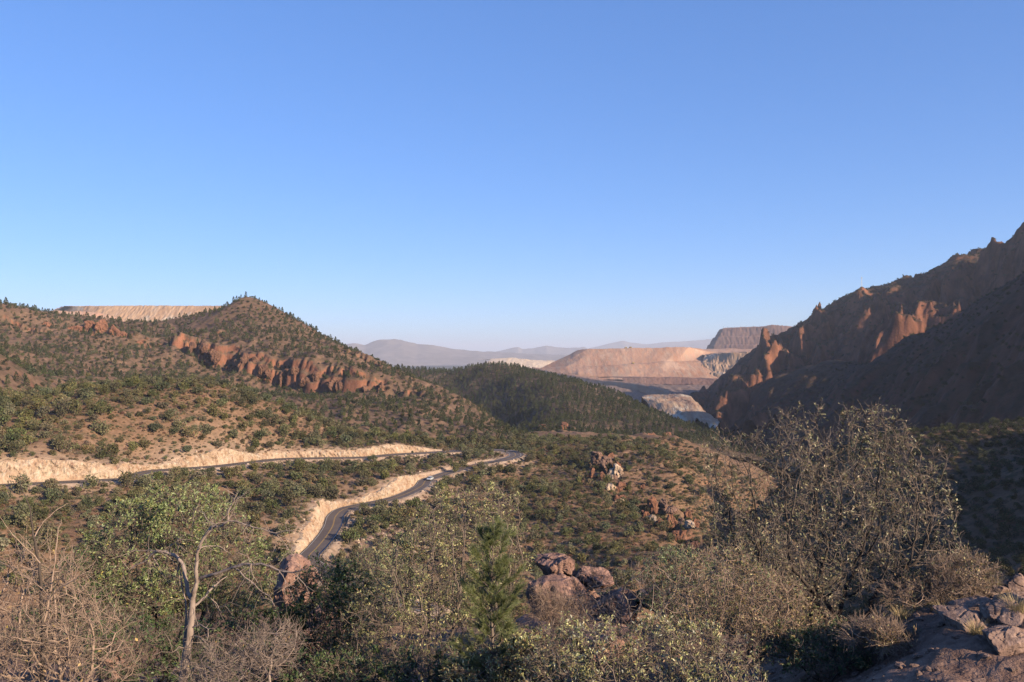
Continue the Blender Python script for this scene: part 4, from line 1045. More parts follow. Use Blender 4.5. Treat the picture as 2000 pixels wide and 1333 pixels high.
GREENS = [(0.128, 0.125, 0.052), (0.155, 0.143, 0.062), (0.10, 0.107, 0.047), (0.158, 0.136, 0.066)]
JUN = [juniper_meshes(200 + i, GREENS[i % 4], 620, random.uniform(0.75, 1.1)) for i in range(9)]
DARKJUN = [juniper_meshes(215 + i, [(0.062, 0.066, 0.03), (0.075, 0.075, 0.035), (0.05, 0.055, 0.026)][i % 3], 420, random.uniform(0.75, 1.1)) for i in range(6)]
PINE = [pine_mesh(230 + i, [(0.062, 0.074, 0.032), (0.076, 0.084, 0.040), (0.052, 0.064, 0.030)][i % 3], 230, random.uniform(0.30, 0.46)) for i in range(7)]
BRUSH = [brush_mesh(250 + i, [(0.20, 0.14, 0.078), (0.16, 0.13, 0.058), (0.23, 0.165, 0.095), (0.11, 0.105, 0.045), (0.15, 0.095, 0.055), (0.125, 0.12, 0.055)][i % 6]) for i in range(6)]

# ---------------------------------------------------------------- hillside junipers
def dens_hill(x, D, px):
    base = 0.45 + 1.1 * fbm(x / 38, D / 38, 3, 301)
    up = (D > np.interp(px, [-500, 0, 250, 500, 800, 1000], [275, 310, 345, 415, 480, 510]))
    return np.clip(np.where(up, base + 0.6, np.where(px > 950, base * 1.3 + 0.2, base + 0.25)), 0.05, 1)
Pj = scatter(hill, 90000, -300, 1480, 225, 620, lambda a, b: 3.7 if a > 0 else 4.2, dens_hill, 8.0, 2.2, 11)
rj = np.random.default_rng(12)
nearf = np.interp(Pj[:, 0], [-40, 20], [1.0, 0.72])
wj = (2.0 + 6.2 * rj.random(len(Pj)) ** 1.5) * nearf
hj = wj * rj.uniform(0.75, 1.15, len(Pj))
# the bushes that stand out beside the lower road
extra = [(745, 985, 358, 6.6, 6.8), (713, 992, 352, 5.0, 6.4), (772, 985, 362, 3.8, 4.6), (800, 935, 425, 5.2, 6.6), (640, 915, 415, 7.5, 7.5), (600, 925, 398, 6.5, 7), (728, 880, 462, 4.4, 4.4), (890, 922, 440, 6.0, 6.5), (905, 908, 452, 6.0, 6), (935, 900, 470, 5.5, 5.5), (285, 958, 320, 6.0, 6.2), (340, 930, 352, 5.5, 6.0), (388, 935, 352, 7.5, 6.5), (100, 898, 322, 3.5, 3.2), (52, 925, 306, 2.6, 2.0), (565, 1020, 308, 6.5, 6), (545, 1055, 290, 6, 6.5), (620, 1000, 336, 3.5, 4.5), (70, 985, 280, 6, 5), (10, 975, 285, 6, 6.5), (985, 870, 515, 6, 6), (1020, 888, 495, 6.5, 7), (870, 880, 480, 4.5, 5), (905, 884, 492, 4.5, 5)]
ex = np.array([W(a, b, D)[:2].tolist() for a, b, D, w_, h_ in extra])
Pj = np.vstack([np.column_stack([ex, hill.height(ex[:, 0], ex[:, 1])]), Pj])
wj = np.concatenate([[e[3] for e in extra], wj]); hj = np.concatenate([[e[4] for e in extra], hj])
dd = ((Pj[:, None, :2] - ex[None]) ** 2).sum(-1).min(1); ok = (dd > 12) | (np.arange(len(Pj)) < len(ex))
Pj, wj, hj = Pj[ok], wj[ok], hj[ok]
vis = seen(Pj, hj)
show = np.where(vis, wj * hj / Pj[:, 1] ** 2, 0)
pyj = HOR - Pj[:, 2] / Pj[:, 1] * F; pxj = Pj[:, 0] / Pj[:, 1] * F + 1000
show = np.where((pyj < 1120) & ((pxj < 1350)), show, show * 0.0)
pick = np.argsort(-show)[:300]; pick = pick[show[pick] > 0]
def zone_hill(px, x, D):
    d, s, zr, run, L = seg_dist(np.array([x]), np.array([D]), ROAD_C)
    yu = np.interp(px, [-500, 0, 252, 276, 336, 490, 614, 770, 985], [262, 301, 331, 348, 366, 402, 431, 462, 504])
    yl = np.interp(px, [604, 650, 690, 800, 860, 950, 1004], [284, 326, 359, 388, 431, 464, 480])
    if px > 1010: return 'on the right spur beyond the bend' if D > 430 else ('on the right spur above the red crags' if D > 360 else 'low on the right spur near the red crags')
    if D > yu:
        return 'above the upper road, over the long cream bank' if px < 270 else ('above the upper road, behind its inner bend' if px < 500 else ('above the upper road, right of its inner bend' if px < 760 else 'above the upper road near the hairpin'))
    if px < 600 or D > yl:
        return 'below the upper road at far left' if px < 250 else ('between the two roads, left part' if px < 480 else ('between the two roads, middle part' if px < 660 else 'between the two roads, right part'))
    return 'below the lower road'
zj = {}
for i in pick:
    zj.setdefault(zone_hill(pxj[i], Pj[i, 0], Pj[i, 1]), []).append(i)
for z_, ids in zj.items():
    ids.sort(key=lambda i: pxj[i])
    for k, i in enumerate(ids):
        v = int(rj.integers(0, len(JUN)))
        t = empty('juniper_tree', Pj[i] - np.array([0, 0, 0.15]), rj.uniform(0, 6.28)); t.scale = (wj[i], wj[i], hj[i])
        tag(t, ('%s green juniper %s, %s from the left' % ('small' if wj[i] < 3.5 else ('large' if wj[i] > 6 else 'rounded'), z_, ordw(k))), 'juniper', 'junipers on the road hillside')
        obj('crown', JUN[v][0], t); obj('trunk', JUN[v][1], t)
rest = np.setdiff1d(np.arange(len(Pj)), pick)
def joined(crown_trunk):
    c, t_ = crown_trunk
    return c
gn_scatter('juniper_scrub', [c for c, _ in JUN], Pj[rest], rj.uniform(0, 6.28, len(rest)), np.stack([wj[rest], wj[rest], hj[rest]], -1), 'smaller juniper scrub covering the road hillside and spur')

# dry brush everywhere on the hillside
Pb = scatter(hill, 110000, -250, 1450, 225, 620, 1.35, lambda x, D, px: np.clip(0.65 + 0.9 * fbm(x / 26, D / 26, 3, 311), 0.15, 1), 5.8, 2.2, 13)
sb = rj.uniform(0.7, 2.3, len(Pb))
gn_scatter('dry_brush', BRUSH, Pb, rj.uniform(0, 6.28, len(Pb)), np.stack([sb * 1.2, sb * 1.2, sb * rj.uniform(0.6, 1.0, len(Pb))], -1), 'dry brown brush and grass clumps over the hillside')

# loose stones: talus below the lower road and at the foot of the cuts
STONE = [rock_mesh('stone', (0.5, 0.42, 0.36), 640 + i, M_wrock if i % 2 else M_rock2, 2, 12, 0.06) for i in range(5)]
rt_ = np.random.default_rng(31)
tx = np.concatenate([rt_.normal(-42, 9, 500), rt_.normal(-30, 14, 300)]); ty = np.concatenate([rt_.normal(318, 15, 500), rt_.normal(345, 14, 300)])
Qc = offset_line(ROAD, 0.0)[rt_.integers(0, len(ROAD), 1300)]; sd_ = rt_.uniform(4.3, 9, 1300) * rt_.choice([-1, 1], 1300); a_ = rt_.uniform(0, 6.28, 1300)
tx = np.concatenate([tx, Qc[:, 0] + np.cos(a_) * sd_]); ty = np.concatenate([ty, Qc[:, 1] + np.sin(a_) * sd_])
ok = seg_dist(tx, ty, ROAD_C)[0] > 4.4; tx, ty = tx[ok], ty[ok]
ss = rt_.uniform(0.25, 1.0, len(tx)) ** 2 * 2.0 + 0.2
gn_scatter('loose_stones', STONE, np.column_stack([tx, ty, hill.height(tx, ty)]), rt_.uniform(0, 6.28, len(tx)), np.repeat(ss[:, None], 3, 1), 'pale loose stones scattered beside the roads')

# ---------------------------------------------------------------- trees of the mountain and the wooded hill
def dens_mt(x, D, px):
    return np.clip(0.62 + 1.0 * fbm(x / 90, D / 90, 3, 321) + np.where(D < 700, 0.1, 0), 0.06, 1)
Pm = scatter(mount, 60000, -250, 1040, 470, 1180, 5.4, dens_mt, 0, 1.1, 15)
Pd = scatter(dark, 50000, 600, 1520, 735, 1500, 5.2, lambda x, D, px: np.clip(0.8 + 0.8 * fbm(x / 80, D / 80, 3, 331), 0.2, 1), 0, 1.2, 16)
rp = np.random.default_rng(17)
hm = rp.uniform(2.6, 5.8, len(Pm)); hd = rp.uniform(3.5, 7.5, len(Pd))
is_p = rp.random(len(Pm)) < 0.40
pts = [('the left mountain', Pm, hm, is_p), ('the wooded hill', Pd, hd, np.ones(len(Pd), bool))]
allP = np.vstack([Pm[is_p], Pd]); allh = np.concatenate([hm[is_p] * 1.25, hd]); onm = np.concatenate([np.ones(is_p.sum(), bool), np.zeros(len(Pd), bool)])
v_ = seen(allP, allh); sc_ = np.where(v_, allh / allP[:, 1], 0)
sc_ = np.where(onm, sc_ * 0.93, sc_)
pick = np.argsort(-sc_)[:300]
pxa = allP[:, 0] / allP[:, 1] * F + 1000; pya = HOR - allP[:, 2] / allP[:, 1] * F
def zone_mt(px, py, m_):
    if m_:
        side = 'left' if px < 250 else ('middle' if px < 550 else 'right')
        base = 'high on the left mountain' if py < 690 else ('on the mountain slope below the red cliff band' if px > 380 else 'in the hollow behind the road hill')
        if px > 700: base = 'on the lower right flank of the left mountain' if px < 810 else 'at the right foot of the left mountain'
        return base
    return 'on the shaded left face of the wooded hill' if px < 1030 else ('on the middle of the wooded hill' if px < 1110 else ('on the right half of the wooded hill' if px < 1230 else ('low on the right shoulder of the wooded hill' if px < 1330 else 'at the far right tip of the wooded hill')))
zp = {}
for i in pick: zp.setdefault(zone_mt(pxa[i], pya[i], onm[i]), []).append(i)
for z_, ids in zp.items():
    ids.sort(key=lambda i: pxa[i])
    for k, i in enumerate(ids):
        o = obj('pine_tree', PINE[int(rp.integers(0, len(PINE)))])
        o.location = allP[i] - np.array([0, 0, 0.2]); o.rotation_euler = (0, 0, rp.uniform(0, 6.28)); o.scale = (allh[i],) * 3
        tag(o, 'dark pine %s, %s from the left' % (z_, ordw(k) if k < 99 else 'one of many'), 'pine tree', 'pines on the far hills')
rest = np.setdiff1d(np.arange(len(allP)), pick)
gn_scatter('pine_wood', PINE, allP[rest], rp.uniform(0, 6.28, len(rest)), np.repeat(allh[rest][:, None], 3, 1), 'mass of small pines over the mountain and wooded hill')
Pr = Pm[~is_p]; wr = hm[~is_p] * rp.uniform(0.8, 1.3, (~is_p).sum())
gn_scatter('mountain_scrub', [c for c, _ in DARKJUN + JUN[:3]], Pr, rp.uniform(0, 6.28, len(Pr)), np.stack([wr, wr, wr * 0.85], -1), 'round dark scrub dotted over the left mountain')
# scrub of the right mountains and the shaded slope
Ps = scatter(rmt, 30000, 1380, 2150, 1400, 2080, 8.5, lambda x, D, px: np.clip(0.55 + 1.0 * fbm(x / 120, D / 120, 3, 341), 0.08, 1), 0, 4.0, 18)
Pg = scatter(rgt, 20000, 1440, 2150, 650, 1500, 8, lambda x, D, px: np.clip(0.5 + 0.9 * fbm(x / 90, D / 90, 3, 343), 0.05, 1), 0, 4.0, 19)
PH = scatter(nrt, 20000, 1400, 2200, 190, 440, 3.6, lambda x, D, px: np.clip(0.75 + 0.8 * fbm(x / 40, D / 40, 3, 345), 0.1, 1), 0, 1.4, 20)
for nm, Pq, a, b, lab in (('mountain_scrub', Ps, 3.5, 7.5, 'dark scrub dotted over the far red mountain'), ('ridge_scrub', Pg, 3, 6.5, 'shaded scrub on the near right ridge'), ('slope_scrub', PH, 2.6, 5.5, 'dense brush on the shaded slope at right')):
    w_ = rp.uniform(a, b, len(Pq))
    gn_scatter(nm, [c for c, _ in DARKJUN], Pq, rp.uniform(0, 6.28, len(Pq)), np.stack([w_, w_, w_ * 0.8], -1), lab)

# grit and small stones on the near ground
rf = np.random.default_rng(95); gx = rf.uniform(1.5, 9.5, 2600); gy = rf.uniform(7.2, 15, 2600)
GRIT = [rock_mesh('grit', (0.5, 0.42, 0.34), 660 + i, M_rock2, 2, 10, 0.06) for i in range(4)]
gs = 0.02 + 0.16 * rf.random(2600) ** 4
gn_scatter('loose_grit', GRIT, np.column_stack([gx, gy, fore.height(gx, gy)]), rf.uniform(0, 6.28, 2600), np.repeat(gs[:, None], 3, 1), 'small stones and grit on the ground near the ledge')

# ================================================================== foreground trees and bushes
def grow(r, roots, attract, step, kill, reach, iters=140, wob=0.15):
    """branches that grow towards the space the crown fills; returns nodes, parents"""
    N = [np.array(q, float) for q in roots]; par = list(range(-1, len(roots) - 1)); par[0] = -1
    A = np.array(attract); P = np.array(N)
    best = np.full(len(A), 1e9); bi = np.zeros(len(A), int)
    def upd(i0):
        nonlocal best, bi
        Q = np.array(N[i0:]); d = ((A[:, None] - Q[None]) ** 2).sum(-1); k = d.argmin(1); m = d[np.arange(len(A)), k]
        b = m < best; best = np.where(b, m, best); bi = np.where(b, k + i0, bi)
    upd(0); kids = {}
    for it in range(iters):
        act = best < reach * reach if it > 0 else best < 1e8
        if not act.any():
            act = best == best.min()
        dirs = {}
        v = A[act] - np.array(N)[bi[act]]; v /= np.maximum(np.linalg.norm(v, axis=1), 1e-9)[:, None]
        u, inv = np.unique(bi[act], return_inverse=True)
        S = np.zeros((len(u), 3)); np.add.at(S, inv, v)
        i0 = len(N)
        for a, s in zip(u.tolist(), S):
            if kids.get(a, 0) >= 3: continue
            s = s / max(np.linalg.norm(s), 1e-9) + r.normal(size=3) * wob
            s /= np.linalg.norm(s)
            N.append(N[a] + s * step); par.append(a); kids[a] = kids.get(a, 0) + 1
        if len(N) == i0: break
        upd(i0)
        k = best > kill * kill
        A, best, bi = A[k], best[k], bi[k]
        if len(A) == 0: break
    return np.array(N), np.array(par)

def pipe(par, tip, rmax, ex=2.4):
    n = len(par); acc = np.zeros(n)
    for i in range(n - 1, -1, -1):
        if acc[i] == 0: acc[i] = 1.0
        if par[i] >= 0: acc[par[i]] += acc[i]
    rad = tip * acc ** (1 / ex)
    return np.minimum(rad, rmax) if rad.max() <= rmax else tip + (rad - tip) * (rmax - tip) / (rad.max() - tip)

def chains(N, par, rad):
    """cut the branching into long lines, thickest child first"""
    n = len(N); ch = [[] for _ in range(n)]
    for i, p in enumerate(par):
        if p >= 0: ch[p].append(i)
    out = []; st = [(0, -1)]
    while st:
        i, p = st.pop(); line = [p, i] if p >= 0 else [i]
        while ch[i]:
            c = sorted(ch[i], key=lambda q: -rad[q])
            for q in c[1:]: st.append((q, i))
            i = c[0]; line.append(i)
        if len(line) > 1:
            R = rad[line].copy()
            if p >= 0: R[0] = R[1]
            out.append((N[line], R))
    return out

def twiglets(r, N, rad, dirs, count, length, tip):
    """fine shoots off thin branches"""
    thin = np.where(rad < np.quantile(rad, 0.75))[0]
    k = r.choice(thin, count); d = dirs[k] + r.normal(size=(count, 3)) * 0.75; d[:, 2] += 0.25
    d /= np.linalg.norm(d, axis=1)[:, None]; L = length * r.uniform(0.4, 1.2, (count, 1))
    a = N[k]; m = a + d * L * 0.5 + r.normal(size=(count, 3)) * L * 0.10; e = a + d * L + r.normal(size=(count, 3)) * L * 0.18
    return a, m, e

def tri_tubes(a, m, e, r0, r1):
    """many thin three-sided shoots at once"""
    n = len(a); T = e - a; T /= np.linalg.norm(T, axis=1)[:, None]
    A = np.cross(T, np.array([0.3, 0.2, 0.93])); A /= np.maximum(np.linalg.norm(A, axis=1), 1e-6)[:, None]; B = np.cross(T, A)
    V = []
    for P, R in ((a, r0), (m, (r0 + r1) / 2), (e, r1)):
        for k in range(3):
            V.append(P + R * (A * math.cos(k * 2.094) + B * math.sin(k * 2.094)))
    V = np.stack(V, 1).reshape(-1, 3)
    f = []
    for s in (0, 3):
        for k in range(3): f.append([s + k, s + (k + 1) % 3, s + 3 + (k + 1) % 3, s + 3 + k])
    f = (np.arange(n)[:, None, None] * 9 + np.array(f)[None]).reshape(-1, 4)
    return V, f

def leaves(r, P, d, L, asp, palette, w=None, up=0.3):
    n = len(P); d = d + r.normal(size=(n, 3)) * 0.7; d[:, 2] += up * 0.3; d /= np.linalg.norm(d, axis=1)[:, None]
    s = (L * r.uniform(0.6, 1.25, n))[:, None]
    nn = r.normal(size=(n, 3)); nn[:, 2] += up * 2; w_ = np.cross(d, nn); w_ /= np.maximum(np.linalg.norm(w_, axis=1), 1e-6)[:, None]; q = np.cross(w_, d)
    V = np.stack([P, P + d * s * 0.5 + w_ * s * asp * 0.5 + q * s * 0.09, P + d * s + q * s * r.uniform(-0.15, 0.15, (n, 1)), P + d * s * 0.5 - w_ * s * asp * 0.5 + q * s * 0.09], 1).reshape(-1, 3)
    pal = np.array(palette); c = pal[r.choice(len(pal), n, p=w)] * (1 + r.normal(size=(n, 1)) * 0.16)
    return V, np.arange(4 * n).reshape(n, 4), np.repeat(np.clip(c, 0.005, 0.9), 4, axis=0)

M_leaf = leaf_mat('oak_leaf', 0.15, 0.45, 0.45)
M_needle = leaf_mat('pine_needle', 0.25, 0.5, 0.4)
M_bdark = bark_mat('dark_oak_bark', (0.095, 0.072, 0.058), (0.05, 0.038, 0.032), 25)  # trunks' shade inside the crown is put into this dark tone
M_bgrey = bark_mat('weathered_grey_wood', (0.34, 0.26, 0.215), (0.20, 0.145, 0.115), 22)
M_btwig = bark_mat('pinkish_grey_twig', (0.37, 0.265, 0.20), (0.22, 0.145, 0.105), 30)
M_bpine = bark_mat('pine_bark', (0.22, 0.17, 0.135), (0.12, 0.09, 0.07), 25)
M_twig2 = bark_mat('sunlit_tone_twig', (0.27, 0.205, 0.16), (0.14, 0.10, 0.075), 30)  # lighter than the trunk bark: sunlight on the twigs put into the colour
M_bman = bark_mat('pale_shrub_bark', (0.24, 0.185, 0.15), (0.13, 0.095, 0.075), 25)

PAL_OAK = [(0.239, 0.217, 0.103), (0.174, 0.164, 0.076), (0.337, 0.297, 0.155), (0.239, 0.148, 0.081), (0.370, 0.281, 0.170)]
PAL_PALE = [(0.337, 0.329, 0.129), (0.435, 0.403, 0.173), (0.239, 0.244, 0.093), (0.500, 0.424, 0.217), (0.282, 0.180, 0.080)]
PAL_GREEN = [(0.169, 0.207, 0.076), (0.228, 0.260, 0.097), (0.114, 0.148, 0.053), (0.293, 0.307, 0.136), (0.337, 0.276, 0.087)]
PAL_DKG = [(0.059, 0.092, 0.033), (0.081, 0.119, 0.041), (0.049, 0.076, 0.028), (0.108, 0.141, 0.054)]
PAL_DRY = [(0.315, 0.199, 0.085), (0.379, 0.269, 0.123), (0.273, 0.229, 0.085), (0.231, 0.129, 0.054), (0.399, 0.329, 0.154)]

def ground_z(x, y):
    return float(fore.height(np.array([x]), np.array([y]))[0])

def ellipsoid_pts(r, lobes, D, n):
    """lobes: (px, py, rx_px, ry_px, depth_m, dD) as seen at depth D"""
    vol = np.array([l[2] * l[3] * l[4] for l in lobes]); k = r.choice(len(lobes), n, p=vol / vol.sum())
    d = r.normal(size=(n, 3)); d /= np.linalg.norm(d, axis=1)[:, None]; q = d * (r.uniform(0.08, 1, (n, 1)) ** (1 / 2.4))
    out = np.zeros((n, 3))
    for i, l in enumerate(lobes):
        m = k == i; c = W(l[0], l[1], D + l[5]); s = (D + l[5]) / F
        out[m] = c + q[m] * np.array([l[2] * s, l[4], l[3] * s])
    return out

def shrub(name, label, cat, seed, D, base_px, lobes, n_attr, leafn, leafL, asp, palette, pw, bark, tip=0.0035, rmax=0.05, step=0.11, stems=1, shoots=2500, shootL=0.16, trunk_up=0.35, dead=0.0, group=None, kill=None, spread=0.12, base_z=None):
    r = np.random.default_rng(seed)
    A = ellipsoid_pts(r, lobes, D, n_attr)
    bx, by = (base_px - 1000) / F * D, D
    gz = ground_z(bx, by) if base_z is None else base_z
    A = A[A[:, 2] > gz + 0.15]
    root = empty(name, (bx, by, gz)); tag(root, label, cat, group)
    org = np.array([bx, by, gz])
    groups = [A]
    if stems > 1:
        ang = np.arctan2(A[:, 1] - by, A[:, 0] - bx) if False else A[:, 0]
        qs = np.quantile(A[:, 0], np.linspace(0, 1, stems + 1)); groups = [A[(A[:, 0] >= a) & (A[:, 0] <= b)] for a, b in zip(qs[:-1], qs[1:])]
    allN = []; lines = []; Ns = []; Rs = []; Ds = []
    for gi, G in enumerate(groups):
        c = G.mean(0); b0 = org + np.array([r.normal() * spread, r.normal() * spread * 0.7, -0.12])
        top = b0 + (c - b0) * trunk_up
        m = max(3, int(np.linalg.norm(top - b0) / step)); rt = [b0 + (top - b0) * (k / m) + (r.normal(size=3) * 0.02 if 0 < k else 0) for k in range(m + 1)]
        N, par = grow(r, rt, G, step, kill or step * 0.9, step * 7, 160)
        rad = pipe(par, tip, rmax * (1 if gi % 2 == 0 else 0.8))
        lines += chains(N, par, rad)
        dr = np.zeros_like(N); ok = par >= 0; dr[ok] = N[ok] - N[par[ok]]; dr /= np.maximum(np.linalg.norm(dr, axis=1), 1e-6)[:, None]
        Ns.append(N[m:]); Rs.append(rad[m:]); Ds.append(dr[m:])
    N = np.vstack(Ns); R = np.concatenate(Rs); Dr = np.vstack(Ds)
    thick = [(P - org, q) for P, q in lines if q.max() > rmax * 0.22]; thin = [(P - org, q) for P, q in lines if q.max() <= rmax * 0.22]
    V, f = tubes(thick, 7); obj('trunk', np_mesh('trunk', V, [f], [bark], True), root)
    VV = []; FF = []; b = 0
    if thin:
        V, f = tubes(thin, 4); VV.append(V); FF.append(f); b = len(V)
    a, m_, e = twiglets(r, N, R, Dr, shoots, shootL, tip)
    V, f = tri_tubes(a - org, m_ - org, e - org, tip * 0.8, tip * 0.45); VV.append(V); FF.append(f + b)
    obj('branches', np_mesh('branches', np.vstack(VV), [np.vstack(FF)], [bark if bark is M_btwig or bark is M_bgrey else M_twig2], True), root)
    if leafn:
        sc_ = 14.0 / D
        pw_ = np.exp(2.6 * noise3(e[:, 0] * 3.0 * sc_ + seed, e[:, 1] * 3.0 * sc_, e[:, 2] * 3.0 * sc_, seed) + 1.2 * noise3(e[:, 0] * 9 * sc_, e[:, 1] * 9 * sc_ + seed, e[:, 2] * 9 * sc_, seed + 1))
        k = r.choice(shoots, leafn, p=pw_ / pw_.sum()); t = r.uniform(0.25, 1.0, (leafn, 1))
        if dead: pass
        P = a[k] * (1 - t) + e[k] * t; d = (e - a)[k]; d /= np.maximum(np.linalg.norm(d, axis=1), 1e-6)[:, None]
        V, f, c = leaves(r, P - org, d, leafL, asp, palette, pw)
        obj('crown', np_mesh('crown', V, [f], [M_leaf], False, c), root)
    return root

# the large many-stemmed oak at right
shrub('oak_tree', 'large many-stemmed sparse oak at right, tallest in the foreground', 'tree', 401, 12.0, 1640,
      [(1700, 860, 70, 70, 0.7, 0), (1545, 880, 80, 70, 0.7, 0.1), (1425, 930, 70, 90, 0.6, 0), (1790, 950, 70, 90, 0.7, -0.2), (1640, 980, 170, 110, 1.1, 0), (1490, 1040, 110, 80, 0.8, -0.2), (1780, 1080, 95, 70, 0.8, 0), (1690, 815, 45, 30, 0.4, 0), (1755, 850, 35, 40, 0.4, 0), (1570, 815, 40, 28, 0.3, 0), (1425, 845, 22, 32, 0.3, 0), (1840, 1020, 35, 60, 0.4, 0), (1600, 1120, 160, 60, 0.9, 0), (1385, 970, 40, 60, 0.4, 0), (1440, 1080, 80, 60, 0.6, 0), (1860, 1080, 25, 40, 0.3, 0)],
      3000, 9500, 0.040, 0.45, PAL_OAK, [0.3, 0.24, 0.2, 0.14, 0.12], M_bdark, 0.0032, 0.05, 0.095, 5, 7000, 0.16, 0.42, spread=0.22)
# oak with green crown, left
shrub('oak_tree', 'green leafy oak behind the bare grey dead tree', 'tree', 403, 17.5, 330,
      [(340, 1010, 120, 55, 1.2, 0), (250, 1070, 95, 70, 1.1, 0), (420, 1060, 90, 60, 1.0, 0), (330, 1120, 140, 80, 1.4, 0), (470, 1120, 60, 55, 0.9, 0), (220, 1170, 70, 70, 0.9, 0), (400, 1200, 110, 70, 1.1, 0)],
      2600, 26000, 0.058, 0.5, PAL_GREEN, [0.34, 0.28, 0.16, 0.17, 0.05], M_bdark, 0.004, 0.09, 0.14, 2, 8000, 0.2, 0.45)
# pale leaved shrub in the middle
shrub('manzanita_shrub', 'tall pale leaved shrub in the middle behind the young pine', 'shrub', 405, 13.5, 880,
      [(960, 1000, 65, 62, 0.7, 0), (880, 1020, 80, 60, 0.8, 0), (1000, 1080, 45, 70, 0.6, 0), (830, 1100, 120, 75, 1.0, 0), (930, 1130, 100, 80, 0.9, 0), (790, 1190, 120, 70, 1.0, 0), (900, 1250, 140, 80, 1.0, 0), (740, 1280, 90, 60, 0.8, 0)],
      3000, 13000, 0.045, 0.40, PAL_PALE, [0.32, 0.24, 0.24, 0.1, 0.10], M_bman, 0.0036, 0.05, 0.11, 4, 7000, 0.15, 0.40, spread=0.3)
# dark green bush, lower middle left
shrub('oak_bush', 'dark green leafy bush left of the pale shrub', 'bush', 407, 15.5, 620,
      [(640, 1150, 75, 60, 0.9, 0), (580, 1230, 110, 70, 1.1, 0), (680, 1230, 90, 70, 1.0, 0), (480, 1270, 90, 60, 1.0, 0), (620, 1300, 160, 60, 1.1, 0), (700, 1150, 40, 50, 0.5, 0)],
      1900, 22000, 0.055, 0.5, PAL_DKG + [(0.16, 0.20, 0.08)], [0.28, 0.26, 0.24, 0.14, 0.08], M_bdark, 0.004, 0.05, 0.13, 3, 6500, 0.18, 0.3, spread=0.3)
# low pale shrub in front, lower right of centre
shrub('manzanita_shrub', 'low silvery leaved shrub in front along the bottom, right of the pine', 'shrub', 409, 9.0, 1250,
      [(1130, 1265, 100, 55, 0.6, 0), (1290, 1270, 110, 55, 0.6, 0), (1390, 1290, 90, 55, 0.6, 0), (1080, 1320, 60, 50, 0.5, 0), (1240, 1330, 200, 45, 0.7, 0), (1440, 1330, 70, 40, 0.5, 0)],
      1500, 8500, 0.040, 0.40, PAL_PALE + [(0.42, 0.40, 0.28)], [0.22, 0.22, 0.18, 0.14, 0.10, 0.14], M_bman, 0.003, 0.03, 0.085, 5, 4200, 0.12, 0.3, spread=0.5)
# greyer bushy growth under the large oak
shrub('oak_bush', 'rust flecked leafy bush under the left side of the large oak', 'bush', 411, 11.0, 1440,
      [(1400, 1130, 90, 60, 0.7, 0), (1480, 1180, 100, 70, 0.8, 0), (1350, 1190, 70, 60, 0.6, 0), (1420, 1240, 110, 60, 0.7, 0), (1560, 1240, 90, 60, 0.6, 0)],
      1700, 6500, 0.038, 0.42, PAL_DRY + [(0.13, 0.15, 0.06), (0.18, 0.20, 0.09)], [0.14, 0.10, 0.14, 0.12, 0.08, 0.22, 0.20], M_btwig, 0.003, 0.03, 0.09, 4, 5000, 0.14, 0.3, spread=0.4)
shrub('oak_bush', 'dark leafy bush filling the foot of the large oak', 'bush', 413, 10.2, 1620,
      [(1560, 1290, 100, 50, 0.6, 0), (1680, 1270, 90, 50, 0.6, 0), (1620, 1320, 150, 45, 0.7, 0), (1760, 1310, 70, 40, 0.5, 0)],
      1100, 6500, 0.040, 0.45, PAL_DKG + PAL_DRY[:2], [0.22, 0.22, 0.18, 0.18, 0.1, 0.1], M_bdark, 0.003, 0.025, 0.085, 4, 3600, 0.12, 0.3, spread=0.4)
shrub('oak_bush', 'thin twiggy bush right of the large oak beside the ledge', 'bush', 415, 11.2, 1800,
      [(1790, 1190, 80, 60, 0.6, 0), (1860, 1150, 60, 60, 0.5, 0), (1740, 1220, 70, 50, 0.5, 0), (1830, 1240, 60, 40, 0.5, 0), (1890, 1120, 45, 40, 0.4, 0)],
      1300, 2600, 0.034, 0.42, PAL_DRY + [(0.16, 0.17, 0.08)], [0.2, 0.18, 0.2, 0.16, 0.1, 0.16], M_btwig, 0.0028, 0.024, 0.085, 3, 4600, 0.15, 0.35, spread=0.3)
shrub('oak_bush', 'tall dull green bush between the outcrop and the large oak', 'bush', 418, 21.3, 1505,
      [(1500, 1095, 75, 55, 1.1, 0), (1560, 1140, 80, 50, 1.1, 0), (1470, 1150, 80, 45, 1.0, 0), (1530, 1190, 110, 40, 1.1, 0)],
      1100, 12000, 0.062, 0.48, PAL_OAK, None, M_bdark, 0.0045, 0.05, 0.15, 3, 4500, 0.22, 0.35, spread=0.3)
# pale green bush near the outcrop
shrub('oak_bush', 'pale green rounded bush right of the dark outcrop', 'bush', 417, 20.0, 1330,
      [(1320, 1110, 60, 38, 0.8, 0), (1370, 1130, 55, 40, 0.7, 0), (1290, 1145, 45, 35, 0.6, 0), (1350, 1170, 90, 50, 0.9, 0)],
      1100, 13000, 0.055, 0.45, [(0.20, 0.24, 0.11), (0.26, 0.29, 0.15), (0.15, 0.19, 0.085)], [0.4, 0.3, 0.3], M_bdark, 0.004, 0.04, 0.13, 3, 4500, 0.18, 0.35, spread=0.3)
